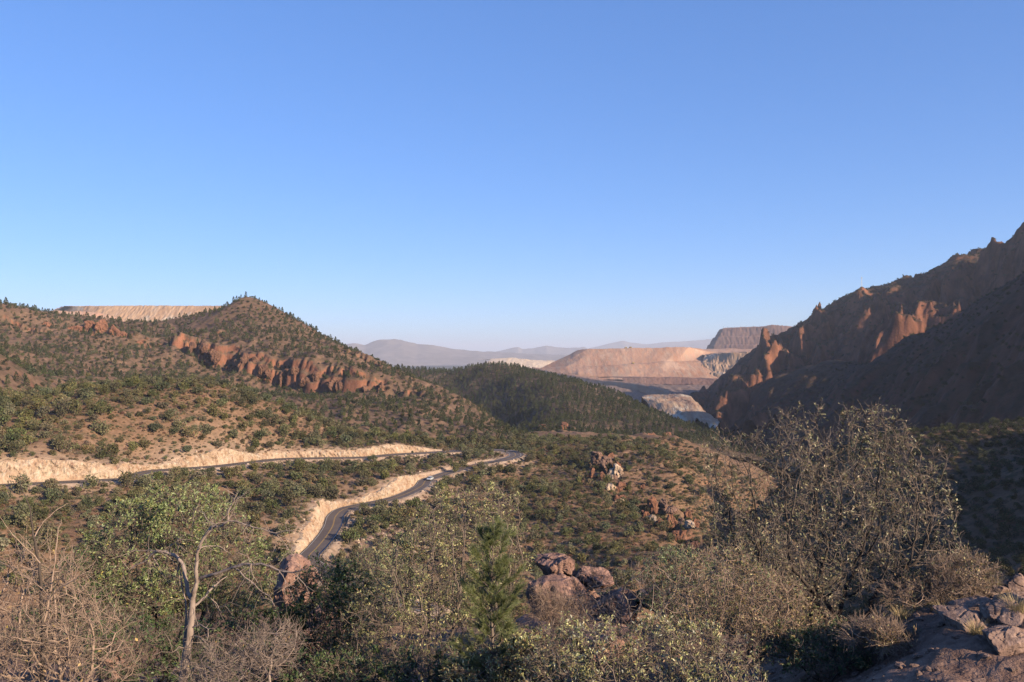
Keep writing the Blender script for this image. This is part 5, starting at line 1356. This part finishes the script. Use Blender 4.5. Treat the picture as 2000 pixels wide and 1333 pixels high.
# bare twiggy bush at the left edge
shrub('bare_shrub', 'leafless pinkish grey twig thicket at the left edge', 'shrub', 419, 9.5, 85,
      [(60, 1120, 80, 60, 0.6, 0), (60, 1210, 130, 70, 0.8, 0), (150, 1250, 90, 70, 0.7, 0), (20, 1290, 130, 60, 0.7, 0), (130, 1170, 50, 50, 0.5, 0), (190, 1310, 80, 40, 0.6, 0)],
      750, 90, 0.05, 0.5, [(0.55, 0.40, 0.12), (0.45, 0.30, 0.12), (0.40, 0.25, 0.12)], None, M_btwig, 0.0042, 0.034, 0.11, 4, 1900, 0.26, 0.5, spread=0.2)
shrub('bare_shrub', 'leafless grey twigs low between dead trunk and dark bush', 'shrub', 421, 10.5, 470,
      [(480, 1290, 90, 45, 0.6, 0), (420, 1310, 60, 40, 0.5, 0), (540, 1260, 50, 40, 0.5, 0)],
      500, 30, 0.04, 0.5, PAL_DRY[:2], None, M_bgrey, 0.003, 0.02, 0.09, 3, 1300, 0.22, 0.3, spread=0.3)
shrub('bare_shrub', 'bare grey branches sprawling before the dark outcrop', 'shrub', 423, 15.0, 1205,
      [(1160, 1170, 60, 55, 0.6, 0), (1270, 1150, 70, 45, 0.6, 0), (1220, 1200, 70, 35, 0.6, 0), (1330, 1190, 40, 30, 0.4, 0)],
      260, 0, 0.04, 0.5, PAL_DRY[:2], None, M_bgrey, 0.005, 0.045, 0.16, 3, 300, 0.3, 0.3, spread=0.2)
shrub('dry_bush', 'small dry brown bush at foot of the outcrop beside young pine', 'bush', 425, 18.0, 1075,
      [(1070, 1190, 35, 45, 0.4, 0), (1110, 1200, 40, 35, 0.4, 0)],
      300, 300, 0.03, 0.3, PAL_DRY[:2], None, M_btwig, 0.003, 0.02, 0.1, 5, 1500, 0.3, 0.3, spread=0.25)
shrub('bare_shrub', 'twiggy grey brush low beside the ledge slabs at right', 'shrub', 427, 9.6, 1740,
      [(1720, 1270, 80, 45, 0.5, 0), (1790, 1290, 70, 45, 0.5, 0), (1690, 1310, 90, 40, 0.5, 0), (1830, 1310, 50, 35, 0.4, 0)],
      800, 1100, 0.034, 0.42, PAL_DRY, None, M_btwig, 0.003, 0.02, 0.085, 5, 2600, 0.16, 0.3, spread=0.5)
# undergrowth that darkens the bottom
for i, (px, D, lobes, pal, lab) in enumerate([
    (300, 14.0, [(300, 1270, 110, 60, 0.8, 0), (200, 1250, 70, 60, 0.7, 0), (330, 1320, 130, 40, 0.8, 0)], PAL_DKG, 'dark green undergrowth bush behind the dead trunk'),
    (760, 11.5, [(740, 1320, 110, 40, 0.7, 0), (640, 1330, 90, 40, 0.6, 0), (840, 1320, 80, 40, 0.6, 0)], PAL_DKG, 'dark green bush at the bottom below the pale shrub'),
    (150, 16.5, [(150, 1130, 50, 55, 0.8, 0), (180, 1200, 90, 60, 0.9, 0), (100, 1230, 80, 60, 0.8, 0)], PAL_DKG, 'dark green bush half hidden behind the twig thicket'),
    (1010, 10.5, [(1010, 1300, 60, 45, 0.5, 0), (960, 1330, 90, 40, 0.6, 0), (1060, 1290, 40, 40, 0.4, 0)], PAL_PALE, 'small pale leaved bush around the foot of the young pine'),
    (700, 19.0, [(690, 1130, 60, 30, 0.8, 0), (730, 1110, 50, 40, 0.7, 0), (760, 1130, 60, 40, 0.7, 0), (720, 1180, 90, 50, 0.9, 0)], PAL_GREEN[:4], 'green bush showing behind the pale shrub below the road')]):
    shrub('oak_bush', lab, 'bush', 430 + i, D, px, lobes, 800, 8000, 0.048, 0.48, pal, None, M_bdark, 0.0035, 0.03, 0.12, 3, 3200, 0.16, 0.3, spread=0.3)

# ---------------------------------------------------------------- the dead tree, branch by branch
def traced(lines, D, seed, depth=0.5):
    """lines: [(px, py, width_px), ...] with a depth drift so limbs fan out in space"""
    r = np.random.default_rng(seed); out = []
    for L, d0, d1 in lines:
        n = len(L); P = []; R = []
        for k, (px, py, w_) in enumerate(L):
            Dk = D + d0 + (d1 - d0) * k / max(1, n - 1)
            P.append(W(px, py, Dk)); R.append(w_ * 0.40 * Dk / F)
        Q = np.column_stack([np.array(P), np.array(R)])
        tt = np.linspace(0, n - 1, max(4, (n - 1) * 5 + 1)); Q = np.stack([np.interp(tt, np.arange(n), Q[:, c]) for c in range(4)], -1)
        Q[1:-1] = 0.25 * Q[:-2] + 0.5 * Q[1:-1] + 0.25 * Q[2:]
        Q[:, :3] += np.stack([fbm(np.arange(len(Q)) / 4.0, np.full(len(Q), seed + len(out) * 3.1 + c), 2, c) for c in range(3)], -1) * 0.014
        Q[:, 3] *= 1 + 0.22 * fbm(np.arange(len(Q)) / 2.5, np.full(len(Q), seed + len(out) * 1.7), 2, 5)
        out.append((Q[:, :3], np.maximum(Q[:, 3], 0.0022)))
    return out
DT = 11.0
trunk_l = [([(345, 1440, 27), (352, 1380, 25), (357, 1333, 23), (367, 1268, 20), (374, 1215, 17), (376, 1180, 15), (377, 1165, 13)], 0, 0)]
limbs = [([(376, 1175, 12), (367, 1158, 10.5), (362, 1124, 9.5), (357, 1103, 9), (345, 1086, 8.5), (325, 1080, 8), (308, 1077, 7), (297, 1084, 5), (280, 1099, 3.5), (252, 1113, 2)], 0, 0.5),
         ([(377, 1168, 12), (380, 1155, 11), (385, 1138, 10), (383, 1110, 8.5), (388, 1075, 8), (397, 1050, 7.5), (413, 1031, 7), (434, 1026, 6.5), (446, 1017, 6), (445, 1001, 5), (455, 980, 4), (465, 972, 3.5), (476, 966, 2)], 0, -0.4),
         ([(384, 1138, 9), (395, 1127, 8.5), (420, 1122, 8), (448, 1112, 7.5), (483, 1101, 7), (511, 1102, 6), (546, 1115, 5), (574, 1119, 3.5), (602, 1110, 2)], 0, -0.8),
         ([(381, 1184, 6.5), (402, 1162, 6), (416, 1148, 5), (430, 1136, 3.5), (443, 1126, 2)], 0, 0.3),
         ([(371, 1310, 8), (388, 1301, 9), (409, 1304, 6), (425, 1318, 3)], 0, -0.3),
         ([(362, 1300, 7), (360, 1267, 6.5), (364, 1208, 5.5), (362, 1173, 4), (357, 1150, 2.5), (350, 1110, 1.8)], 0.08, 0.2)]
twigs = [([(446, 1017, 4.5), (472, 1021, 4.2), (490, 1029, 3.8), (518, 1036, 3.2), (541, 1043, 2.6), (556, 1038, 2), (574, 1037, 1.5)], -0.35, -0.7),
         ([(541, 1043, 2.4), (552, 1056, 2), (561, 1070, 1.6), (575, 1090, 1.2)], -0.55, -0.7),
         ([(389, 1072, 4), (409, 1066, 3), (430, 1068, 2), (450, 1082, 1.3)], -0.2, 0.2),
         ([(425, 1028, 3), (405, 1018, 2.2), (398, 1002, 1.8), (380, 995, 1.2)], -0.3, 0),
         ([(455, 978, 2.8), (462, 970, 2.2), (462, 961, 1.6)], -0.4, -0.45),
         ([(458, 1108, 4), (479, 1127, 3.6), (504, 1148, 3), (528, 1168, 2.3), (535, 1185, 1.4)], -0.3, -0.6),
         ([(574, 1119, 2.6), (592, 1135, 2), (604, 1160, 1.4)], -0.7, -0.8),
         ([(546, 1115, 2.5), (560, 1135, 1.8), (556, 1160, 1.2)], -0.6, -0.7),
         ([(312, 1077, 3.5), (290, 1076, 2.5), (262, 1077, 1.8), (245, 1075, 1.2)], 0.4, 0.6),
         ([(300, 1082, 3), (303, 1100, 2), (318, 1120, 1.6), (326, 1136, 1.2)], 0.4, 0.3),
         ([(352, 1094, 4), (347, 1115, 3), (352, 1135, 2.2), (350, 1150, 1.4)], 0.2, 0.3),
         ([(373, 1226, 5), (395, 1220, 4), (408, 1232, 2), (404, 1250, 1.4)], 0, -0.3),
         ([(374, 1240, 3), (392, 1246, 2.4), (408, 1262, 1.8), (412, 1285, 1.2)], 0, -0.4),
         ([(402, 1163, 3), (420, 1178, 2.4), (432, 1198, 1.6)], 0.15, 0.1),
         ([(333, 1080, 3), (330, 1066, 2.2), (345, 1060, 1.6), (352, 1048, 1.1)], 0.35, 0.3),
         ([(490, 1102, 3), (493, 1120, 2.2), (500, 1140, 1.6)], -0.5, -0.5),
         ([(366, 1268, 3), (350, 1262, 2.2), (338, 1275, 1.5)], 0, -0.2), ([(362, 1300, 3), (345, 1310, 2), (330, 1325, 1.4)], 0, -0.2)]
rt = empty('dead_tree', (float(W(345, 1440, DT)[0]), DT, ground_z(W(345, 1440, DT)[0], DT))); tag(rt, 'bare grey dead tree with forked trunk and long crooked limbs', 'tree')
o_ = np.array(rt.location)
gz = o_[2]
tl = traced(trunk_l, DT, 5)
V, f = tubes([(P - o_, R) for P, R in tl] + [(np.array([[0, 0, -0.15], tl[0][0][0] - o_]), np.array([0.10, tl[0][1][0]]))], 10); obj('trunk', np_mesh('trunk', V, [f], [M_bgrey], True), rt)
for L in traced(limbs, DT, 6):
    V, f = tubes([(L[0] - o_, L[1])], 8); obj('limb', np_mesh('limb', V, [f], [M_bgrey], True), rt)
tw = traced(twigs, DT, 7)
r_ = np.random.default_rng(77)
src = tw + [(P[len(P) // 2:], R[len(P) // 2:]) for P, R in traced(limbs, DT, 6)]
a_ = []; e_ = []; m_ = []
for P, R in src:
    for k in range(max(5, int(len(P) * 0.6))):
        i = r_.integers(0, len(P)); d = r_.normal(size=3); d /= np.linalg.norm(d); l = r_.uniform(0.05, 0.32)
        a_.append(P[i]); m_.append(P[i] + d * l * 0.5 + r_.normal(size=3) * 0.015); e_.append(P[i] + d * l + r_.normal(size=3) * 0.03 - np.array([0, 0, 0.03]))
V1, f1 = tubes([(P - o_, R) for P, R in tw], 5); V2, f2 = tri_tubes(np.array(a_) - o_, np.array(m_) - o_, np.array(e_) - o_, 0.0042, 0.0024)
obj('twigs', np_mesh('twigs', np.vstack([V1, V2]), [np.vstack([f1, f2 + len(V1)])], [M_bgrey], True), rt)

# bare leader rising out of the left thicket
rb = empty('bare_sapling', (float(W(82, 1420, 9.2)[0]), 9.2, ground_z(W(82, 1420, 9.2)[0], 9.2))); tag(rb, 'dark thin bare sapling rising from the left twig thicket', 'sapling')
o_ = np.array(rb.location)
L = traced([([(80, 1450, 13), (84, 1333, 11), (84, 1240, 9), (81, 1150, 8), (79, 1110, 7), (68, 1060, 6), (63, 1030, 5), (58, 990, 3), (45, 960, 2), (34, 930, 1.2)], 0, 0)], 9.2, 9)
V, f = tubes([(P - o_, R) for P, R in L] + [(np.array([[0, 0, -0.1], L[0][0][0] - o_]), np.array([0.04, L[0][1][0]]))], 7); obj('trunk', np_mesh('trunk', V, [f], [M_bdark], True), rb)
for ln in traced([([(84, 1230, 5), (100, 1150, 4), (108, 1090, 3.4), (112, 1040, 2.4), (120, 1015, 1.4)], 0, 0.2), ([(78, 1100, 4), (50, 1070, 3), (20, 1040, 2), (0, 1010, 1.2)], 0, -0.3), ([(66, 1050, 3), (85, 1020, 2.2), (120, 990, 1.4), (135, 985, 1)], 0, 0.3), ([(80, 1140, 4), (40, 1120, 3), (0, 1095, 2), (-30, 1080, 1.2)], 0, 0.4), ([(84, 1180, 4), (130, 1140, 2.6), (170, 1120, 1.4)], 0, -0.3)], 9.2, 10):
    V, f = tubes([(ln[0] - o_, ln[1])], 6); obj('limb', np_mesh('limb', V, [f], [M_btwig], True), rb)

# ---------------------------------------------------------------- young long-needled pine
def young_pine(px, top_py, D, seed, label):
    r = np.random.default_rng(seed)
    top = W(px, top_py, D); bx, by = top[0], D; gz = ground_z(bx, by); H = top[2] - gz
    root = empty('young_pine', (bx, by, gz)); tag(root, label, 'pine')
    z = np.linspace(-0.1, H, 24); wob = np.stack([0.03 * fbm(z * 0.9, z * 0 + 3, 2, 1), 0.03 * fbm(z * 0.9, z * 0 + 9, 2, 2), z * 0], -1)
    ax = np.column_stack([np.zeros((24, 2)), z]) + wob
    V, f = tubes([(ax, np.linspace(0.034, 0.004, 24))], 8); obj('trunk', np_mesh('trunk', V, [f], [M_bpine], True), root)
    lines = []; tipsP = []; tipsD = []
    h = 0.35
    while h < H - 0.06:
        n = r.integers(3, 7); a0 = r.uniform(0, 6.28); fr = h / H
        for k in range(n):
            a = a0 + k * 6.283 / n + r.normal() * 0.5; Lb = (0.50 * (1 - fr) ** 0.6 + 0.10) * r.uniform(0.45, 1.25)
            d = np.array([math.cos(a), math.sin(a), 0.35 + 0.5 * fr]); d /= np.linalg.norm(d)
            s = np.linspace(0, 1, 7)[:, None]; base = np.array([np.interp(h, z, ax[:, i]) for i in range(3)])
            P = base + d * s * Lb + np.array([0, 0, 0.22 * Lb]) * s ** 2 + r.normal(size=(7, 3)) * 0.008 * s
            lines.append((P, np.linspace(0.008, 0.003, 7)))
            m = int(18 + 70 * Lb); t = r.uniform(0.3, 1.0, m) ** 0.6
            tipsP.append(np.stack([np.interp(t, np.linspace(0, 1, 7), P[:, i]) for i in range(3)], -1)); tipsD.append(np.repeat((P[-1] - P[-3])[None], m, 0))
            for q in range(2):
                j = r.integers(2, 6); sd = d + r.normal(size=3) * 0.6; sd[2] += 0.3; sd /= np.linalg.norm(sd); l2 = Lb * 0.4
                P2 = P[j] + sd * np.linspace(0, 1, 4)[:, None] * l2; lines.append((P2, np.linspace(0.004, 0.002, 4)))
                m = int(10 + 40 * l2); t = r.uniform(0.2, 1, m); tipsP.append(P2[0] + (P2[-1] - P2[0]) * t[:, None]); tipsD.append(np.repeat(sd[None], m, 0))
        h += r.uniform(0.07, 0.15)
    m = 40; tipsP.append(np.column_stack([np.zeros((m, 2)), r.uniform(H - 0.3, H + 0.02, m)])); tipsD.append(np.tile([[0, 0, 1.0]], (m, 1)))
    V, f = tubes(lines, 4); obj('branches', np_mesh('branches', V, [f], [M_bpine], True), root)
    P = np.vstack(tipsP); d = np.vstack(tipsD); d /= np.linalg.norm(d, axis=1)[:, None]
    P = np.repeat(P, 6, 0); d = np.repeat(d, 6, 0) + r.normal(size=(len(P), 3)) * 0.42; d /= np.linalg.norm(d, axis=1)[:, None]
    n = len(P); l = r.uniform(0.07, 0.13, (n, 1)); w_ = np.cross(d, r.normal(size=(n, 3))); w_ /= np.linalg.norm(w_, axis=1)[:, None]
    V = np.stack([P - w_ * 0.0016, P + w_ * 0.0016, P + d * l], 1).reshape(-1, 3)
    pal = np.array([(0.16, 0.185, 0.062), (0.21, 0.225, 0.085), (0.11, 0.13, 0.045), (0.28, 0.26, 0.12)]); c = pal[r.choice(4, n, p=[.38, .3, .22, .1])] * (1 + r.normal(size=(n, 1)) * 0.12)
    obj('needles', np_mesh('needles', V, [np.arange(3 * n).reshape(n, 3)], [M_needle], False, np.repeat(np.clip(c, 0.01, 0.9), 3, 0)), root)
young_pine(962, 1030, 10.6, 501, 'young bright green pine with long needles at bottom centre')

# ---------------------------------------------------------------- dry grass tufts
def tuft(px, py, D, n, h, seed, label, mat):
    r = np.random.default_rng(seed); p = W(px, py, D); gz = ground_z(p[0], D)
    a = r.uniform(0, 6.28, n); rr = r.uniform(0, 0.06, n); P = np.stack([np.cos(a) * rr, np.sin(a) * rr, np.full(n, -0.02)], -1)
    d = np.stack([np.cos(a) * r.uniform(0.1, 0.8, n), np.sin(a) * r.uniform(0.1, 0.8, n), np.ones(n)], -1); d /= np.linalg.norm(d, axis=1)[:, None]
    l = h * r.uniform(0.5, 1.1, (n, 1)); w_ = np.cross(d, [[0, 0, 1.0]]); w_ /= np.maximum(np.linalg.norm(w_, axis=1), 1e-6)[:, None]
    m = P + d * l * 0.55; e = P + d * l + np.stack([np.cos(a), np.sin(a), -0.6 * np.ones(n)], -1) * l * 0.18
    V = np.stack([P - w_ * 0.0022, P + w_ * 0.0022, m + w_ * 0.0018, m - w_ * 0.0018, e], 1).reshape(-1, 3)
    i = np.arange(n) * 5
    q = np.stack([i, i + 1, i + 2, i + 3], -1); t = np.stack([i + 3, i + 2, i + 4], -1)
    c = np.array([[0.46, 0.34, 0.17]]) * (1 + r.normal(size=(n, 1)) * 0.2)
    o = obj('grass_tuft', np_mesh('grass_tuft', V, [q, t], [mat], False, np.repeat(np.clip(c, 0.02, 0.9), 5, 0)))
    o.location = (p[0], D, gz); return tag(o, label, 'grass', 'dry grass tufts in the foreground')
M_grass = leaf_mat('dry_grass', 0.3, 0.7, 0.2)
for i, (px, py, D, n, h, lab) in enumerate([(1938, 1215, 12.2, 260, 0.34, 'straw coloured grass tuft on the ledge beside the boulders'), (1905, 1240, 11.2, 120, 0.22, 'small straw tuft left of the ledge boulders'), (1985, 1320, 9.2, 260, 0.3, 'dry grass tuft in the bottom right corner'), (1840, 1290, 10.2, 120, 0.2, 'sparse dry tuft on the lowest slab at right'), (1075, 1215, 20, 200, 0.7, 'tall dry stalks against the dark outcrop'), (1120, 1222, 19.5, 160, 0.55, 'shorter dry stalks right of the tall ones at the outcrop'), (1760, 1255, 10.6, 160, 0.24, 'dry tuft under the large oak, left of the ledge'), (1870, 1262, 10.8, 140, 0.2, 'dry tuft between the twiggy bush and broad slab'), (1905, 1325, 9.0, 160, 0.22, 'dry tuft at the bottom edge between the slabs')]):
    tuft(px, py, D, n, h, 520 + i, lab, M_grass)

# ================================================================== car, rail, mast, mine plant
def lathe_ring(cx, r, w, n=14):
    a = np.arange(n) * 2 * math.pi / n
    V = np.vstack([np.stack([np.full(n, cx + s * w / 2), np.cos(a) * q, np.sin(a) * q], -1) for s, q in ((-1, r * 0.55), (-1, r), (1, r), (1, r * 0.55))])
    f = [[k * n + i, k * n + (i + 1) % n, (k + 1) * n + (i + 1) % n, (k + 1) * n + i] for k in range(3) for i in range(n)]
    return V, np.array(f)

def prism(profile, x0, x1, taper=0.0):
    """closed (y, z) outline drawn out along x, narrowed at the top"""
    p = np.array(profile, float); n = len(p); zt = (p[:, 1] - p[:, 1].min()) / max(1e-6, p[:, 1].max() - p[:, 1].min())
    L = np.column_stack([x0 + taper * zt, p]); R = np.column_stack([x1 - taper * zt, p]); c = np.vstack([L.mean(0), R.mean(0)])
    V = np.vstack([L, R, c]); i = np.arange(n); j = (i + 1) % n
    q = np.stack([i, j, n + j, n + i], -1); t = np.vstack([np.stack([i, np.full(n, 2 * n), j], -1), np.stack([n + j, np.full(n, 2 * n + 1), n + i], -1)])
    return V, q, t

M_paint = plain_mat('silver_car_paint', (0.62, 0.64, 0.66), 0.3, 0.3, 0.5, 0.03)
M_glass = plain_mat('dark_window_glass', (0.03, 0.035, 0.04), 0.1, 0.0, 0.6, 0.05)
M_tyre = plain_mat('black_tyre_rubber', (0.025, 0.025, 0.025), 0.8)
M_rim = plain_mat('grey_wheel_rim', (0.4, 0.4, 0.4), 0.4, 0.6)
M_lamp = plain_mat('clear_headlight', (0.8, 0.8, 0.78), 0.2)
M_tail = plain_mat('red_tail_light', (0.4, 0.03, 0.02), 0.3)
def car(pos, heading, label):
    root = empty('car', pos, heading); tag(root, label, 'car')
    body = [(-2.2, 0.42), (-2.25, 0.75), (-2.15, 1.0), (-1.9, 1.05), (0.95, 1.05), (1.2, 1.0), (2.05, 0.86), (2.25, 0.62), (2.2, 0.36), (1.75, 0.3), (-1.75, 0.3)]
    V, q, t = prism(body, -0.92, 0.92, 0.05); b = obj('body', np_mesh('body', V, [q, t], [M_paint]), root)
    cab = [(-2.05, 1.03), (-1.85, 1.5), (-1.4, 1.62), (0.0, 1.64), (0.35, 1.58), (1.15, 1.03)]
    V, q, t = prism(cab, -0.84, 0.84, 0.16); obj('roof', np_mesh('roof', V, [q, t], [M_paint]), root)
    def pane(name, pts):
        obj(name, np_mesh(name, np.array(pts, float), [np.array([[0, 1, 2, 3]])], [M_glass]), root)
    pane('windshield', [(-0.76, 1.10, 1.10), (0.76, 1.10, 1.10), (0.66, 0.45, 1.55), (-0.66, 0.45, 1.55)])
    pane('rear_window', [(0.72, -2.045, 1.1), (-0.72, -2.045, 1.1), (-0.66, -1.9, 1.45), (0.66, -1.9, 1.45)])
    for s in (-1, 1):
        pane('side_window', [(s * 0.835, -1.7, 1.1), (s * 0.835, 0.8, 1.1), (s * 0.712, 0.25, 1.53), (s * 0.712, -1.5, 1.53)])
        for y in (-1.35, 1.4):
            w_ = empty('wheel', (s * 0.84, y, 0.36)); w_.parent = root
            V, f = lathe_ring(0, 0.36, 0.24); obj('tyre', np_mesh('tyre', V, [f], [M_tyre], True), w_)
            a = np.arange(10) * 0.6283; V = np.vstack([np.column_stack([np.full(10, s * 0.10), np.cos(a) * 0.21, np.sin(a) * 0.21]), [[s * 0.13, 0, 0]]]); i = np.arange(10)
            obj('rim', np_mesh('rim', V, [np.stack([i, (i + 1) % 10, np.full(10, 10)], -1)], [M_rim]), w_)
        o = obj('headlight', box_mesh('headlight', (s * 0.72 - 0.14, 2.02, 0.66), (s * 0.72 + 0.14, 2.2, 0.8), [M_lamp]), root)
        o = obj('tail_light', box_mesh('tail_light', (s * 0.76 - 0.1, -2.27, 0.72), (s * 0.76 + 0.1, -2.15, 0.98), [M_tail]), root)
    obj('bumper', box_mesh('bumper', (-0.86, 2.1, 0.36), (0.86, 2.3, 0.56), [M_tyre]), root)
    return root
k = int(np.argmin(np.hypot(RL[:, 0] - W(833, 937, 421)[0], RL[:, 1] - 421))); tdir = RL[k + 3] - RL[k - 3]
lane = offset_line(RL, 1.8 )[k]
car((lane[0], lane[1], lane[2] + 0.06), math.atan2(tdir[1], tdir[0]) - math.pi / 2, 'small silver car driving on the lower road')

M_steel = plain_mat('weathered_steel_shade_dark', (0.11, 0.09, 0.08), 0.7, 0.2)  # weathered steel, darkened further to carry the shade on the rail's back
M_post = plain_mat('dark_timber_post', (0.08, 0.06, 0.05), 0.9)
def guardrail(P, off, label):
    Q = offset_line(P, off); root = empty('guardrail', Q[0]); tag(root, label, 'guardrail'); o_ = Q[0]
    prof = [(0, 0.45), (0.05, 0.5), (0.0, 0.58), (0.0, 0.62), (0.05, 0.70), (0, 0.76)]
    t = np.gradient(Q[:, :2], axis=0); t /= np.hypot(t[:, 0], t[:, 1])[:, None]; n = np.stack([-t[:, 1], t[:, 0]], -1)
    V = np.stack([np.column_stack([Q[:, :2] - n * d, Q[:, 2] + z]) - o_ for d, z in prof], 1); m = len(prof); idx = np.arange(len(Q) * m).reshape(len(Q), m)
    f = np.stack([idx[:-1, :-1], idx[1:, :-1], idx[1:, 1:], idx[:-1, 1:]], -1).reshape(-1, 4)
    obj('rail', np_mesh('rail', V.reshape(-1, 3), [f], [M_steel], True), root)
    pm = box_mesh('post', (-0.08, -0.1, -0.5), (0.08, 0.1, 0.78), [M_post])
    for k in range(0, len(Q), 2):
        p = obj('post', pm, root); p.location = Q[k] - o_ + np.array([n[k, 0] * 0.12, n[k, 1] * 0.12, 0])
i0 = int(np.argmin(np.abs(RL[:, 1] - 350) + 100 * (RL[:, 0] > -50))); i1 = len(RL) - 26
guardrail(RL[i0:i1], 4.05, 'low steel guardrail along the outer edge of the lower road bend')

# radio mast on the far right ridge
def bar(a, b, r): return (np.array([a, b], float), np.array([r, r]))
M_mast = plain_mat('pale_mast_steel', (0.45, 0.44, 0.43), 0.5, 0.4)
def mast(px, D, H, label):
    x = (px - 1000) / F * D; z = float(rmt.height(np.array([x]), np.array([D]))[0])
    root = empty('radio_mast', (x, D, z - 0.5)); tag(root, label, 'mast')
    c = [(math.cos(a), math.sin(a)) for a in (0.5, 2.594, 4.689)]; wb, wt = 1.5, 0.55
    for (a, b) in c:
        V, f = tubes([bar((a * wb, b * wb, 0), (a * wt, b * wt, H), 0.16)], 5); obj('leg', np_mesh('leg', V, [f], [M_mast]), root)
    lines = []; n = 12
    for k in range(n):
        t0, t1 = k / n, (k + 1) / n; w0 = wb + (wt - wb) * t0; w1 = wb + (wt - wb) * t1
        for q in range(3):
            a, b = c[q], c[(q + 1) % 3]
            lines.append(bar((a[0] * w0, a[1] * w0, t0 * H), (b[0] * w1, b[1] * w1, t1 * H), 0.08)); lines.append(bar((a[0] * w1, a[1] * w1, t1 * H), (b[0] * w1, b[1] * w1, t1 * H), 0.08))
    V, f = tubes(lines, 3); obj('lattice', np_mesh('lattice', V, [f], [M_mast]), root)
    obj('platform', box_mesh('platform', (-1.1, -1.1, H * 0.86), (1.1, 1.1, H * 0.88), [M_mast]), root)
    for s in range(3): obj('antenna_panel', box_mesh('antenna_panel', (c[s][0] * 1.2 - 0.25, c[s][1] * 1.2 - 0.25, H * 0.88), (c[s][0] * 1.2 + 0.25, c[s][1] * 1.2 + 0.25, H * 0.88 + 2.4), [M_mast]), root)
    V, f = tubes([bar((0, 0, H), (0, 0, H + 4), 0.1)], 4); obj('whip_antenna', np_mesh('whip_antenna', V, [f], [M_mast]), root)
    obj('equipment_hut', box_mesh('equipment_hut', (-5, -2, 0), (-2.4, 0.6, 2.6), [M_mast]), root)
mast(1683, 2006, 29, 'tall lattice radio mast on the far right ridge')

# poles and machines in the mine
M_pole = plain_mat('grey_timber_pole', (0.16, 0.13, 0.11), 0.9)
def pole(px, py, D, H, label):
    p = W(px, py, D); root = empty('utility_pole', p); tag(root, label, 'pole', 'poles in the mine')
    V, f = tubes([bar((0, 0, -6), (0, 0, H), 0.35)], 6); obj('shaft', np_mesh('shaft', V, [f], [M_pole]), root)
    V, f = tubes([bar((-2.4, 0, H * 0.9), (2.4, 0, H * 0.9), 0.22)], 4); obj('crossarm', np_mesh('crossarm', V, [f], [M_pole]), root)
for px, py, D, H, lab in ((1257, 750, 2700, 16, 'tall utility pole beside the haul road, left of pair'), (1264, 751, 2690, 12, 'shorter utility pole beside the haul road, right of pair'), (1430, 689, 4300, 18, 'utility pole on the bench below the pit wall, left'), (1437, 689, 4300, 22, 'tallest utility pole on the bench below the pit wall')):
    pole(px, py, D, H, lab)
for i, (px, py) in enumerate([(1413, 643), (1422, 642.5), (1434, 642), (1446, 641.5), (1457, 641.5), (1472, 641), (1483, 640)]):
    pole(px, py, 5050, 14, 'thin pole on top of the dark pit wall, %s from the left' % ORD[i])
M_yellow = plain_mat('dusty_yellow_paint', (0.42, 0.28, 0.06), 0.6)
def haul_truck(px, py, D, rz, label):
    p = W(px, py, D); root = empty('haul_truck', p, rz); tag(root, label, 'truck', 'mine haul trucks')
    V, q, t = prism([(-5.5, 3.0), (-6.2, 6.0), (-2, 6.4), (3.5, 7.0), (3.5, 6.4), (1.2, 5.8), (0.5, 3.2), (-2, 2.6)], -3.4, 3.4, 0.0); obj('dump_bed', np_mesh('dump_bed', V, [q, t], [M_yellow]), root)
    V, q, t = prism([(-5, 1.6), (-5, 2.6), (5.2, 3.0), (5.6, 1.4)], -1.6, 1.6); obj('chassis', np_mesh('chassis', V, [q, t], [M_yellow]), root)
    V, q, t = prism([(1.6, 3.0), (1.7, 5.6), (3.6, 5.6), (4.4, 3.0)], -2.8, 0.2, 0.1); obj('cab', np_mesh('cab', V, [q, t], [M_glass]), root)
    for x in (-2.8, 2.8):
        for y in (-3.2, 3.6):
            V, f = lathe_ring(0, 1.75, 1.4, 12); w_ = obj('wheel', np_mesh('wheel', V, [f], [M_tyre], True), root); w_.location = (x, y, 1.6)
haul_truck(1231, 681, 3470, 1.2, 'haul truck on top of the flat mine dump')
haul_truck(1222, 681.5, 3480, 1.4, 'second haul truck just left of the first on the dump')
haul_truck(1236, 711.5, 3305, 1.5, 'haul truck on the ramp across the dump face')
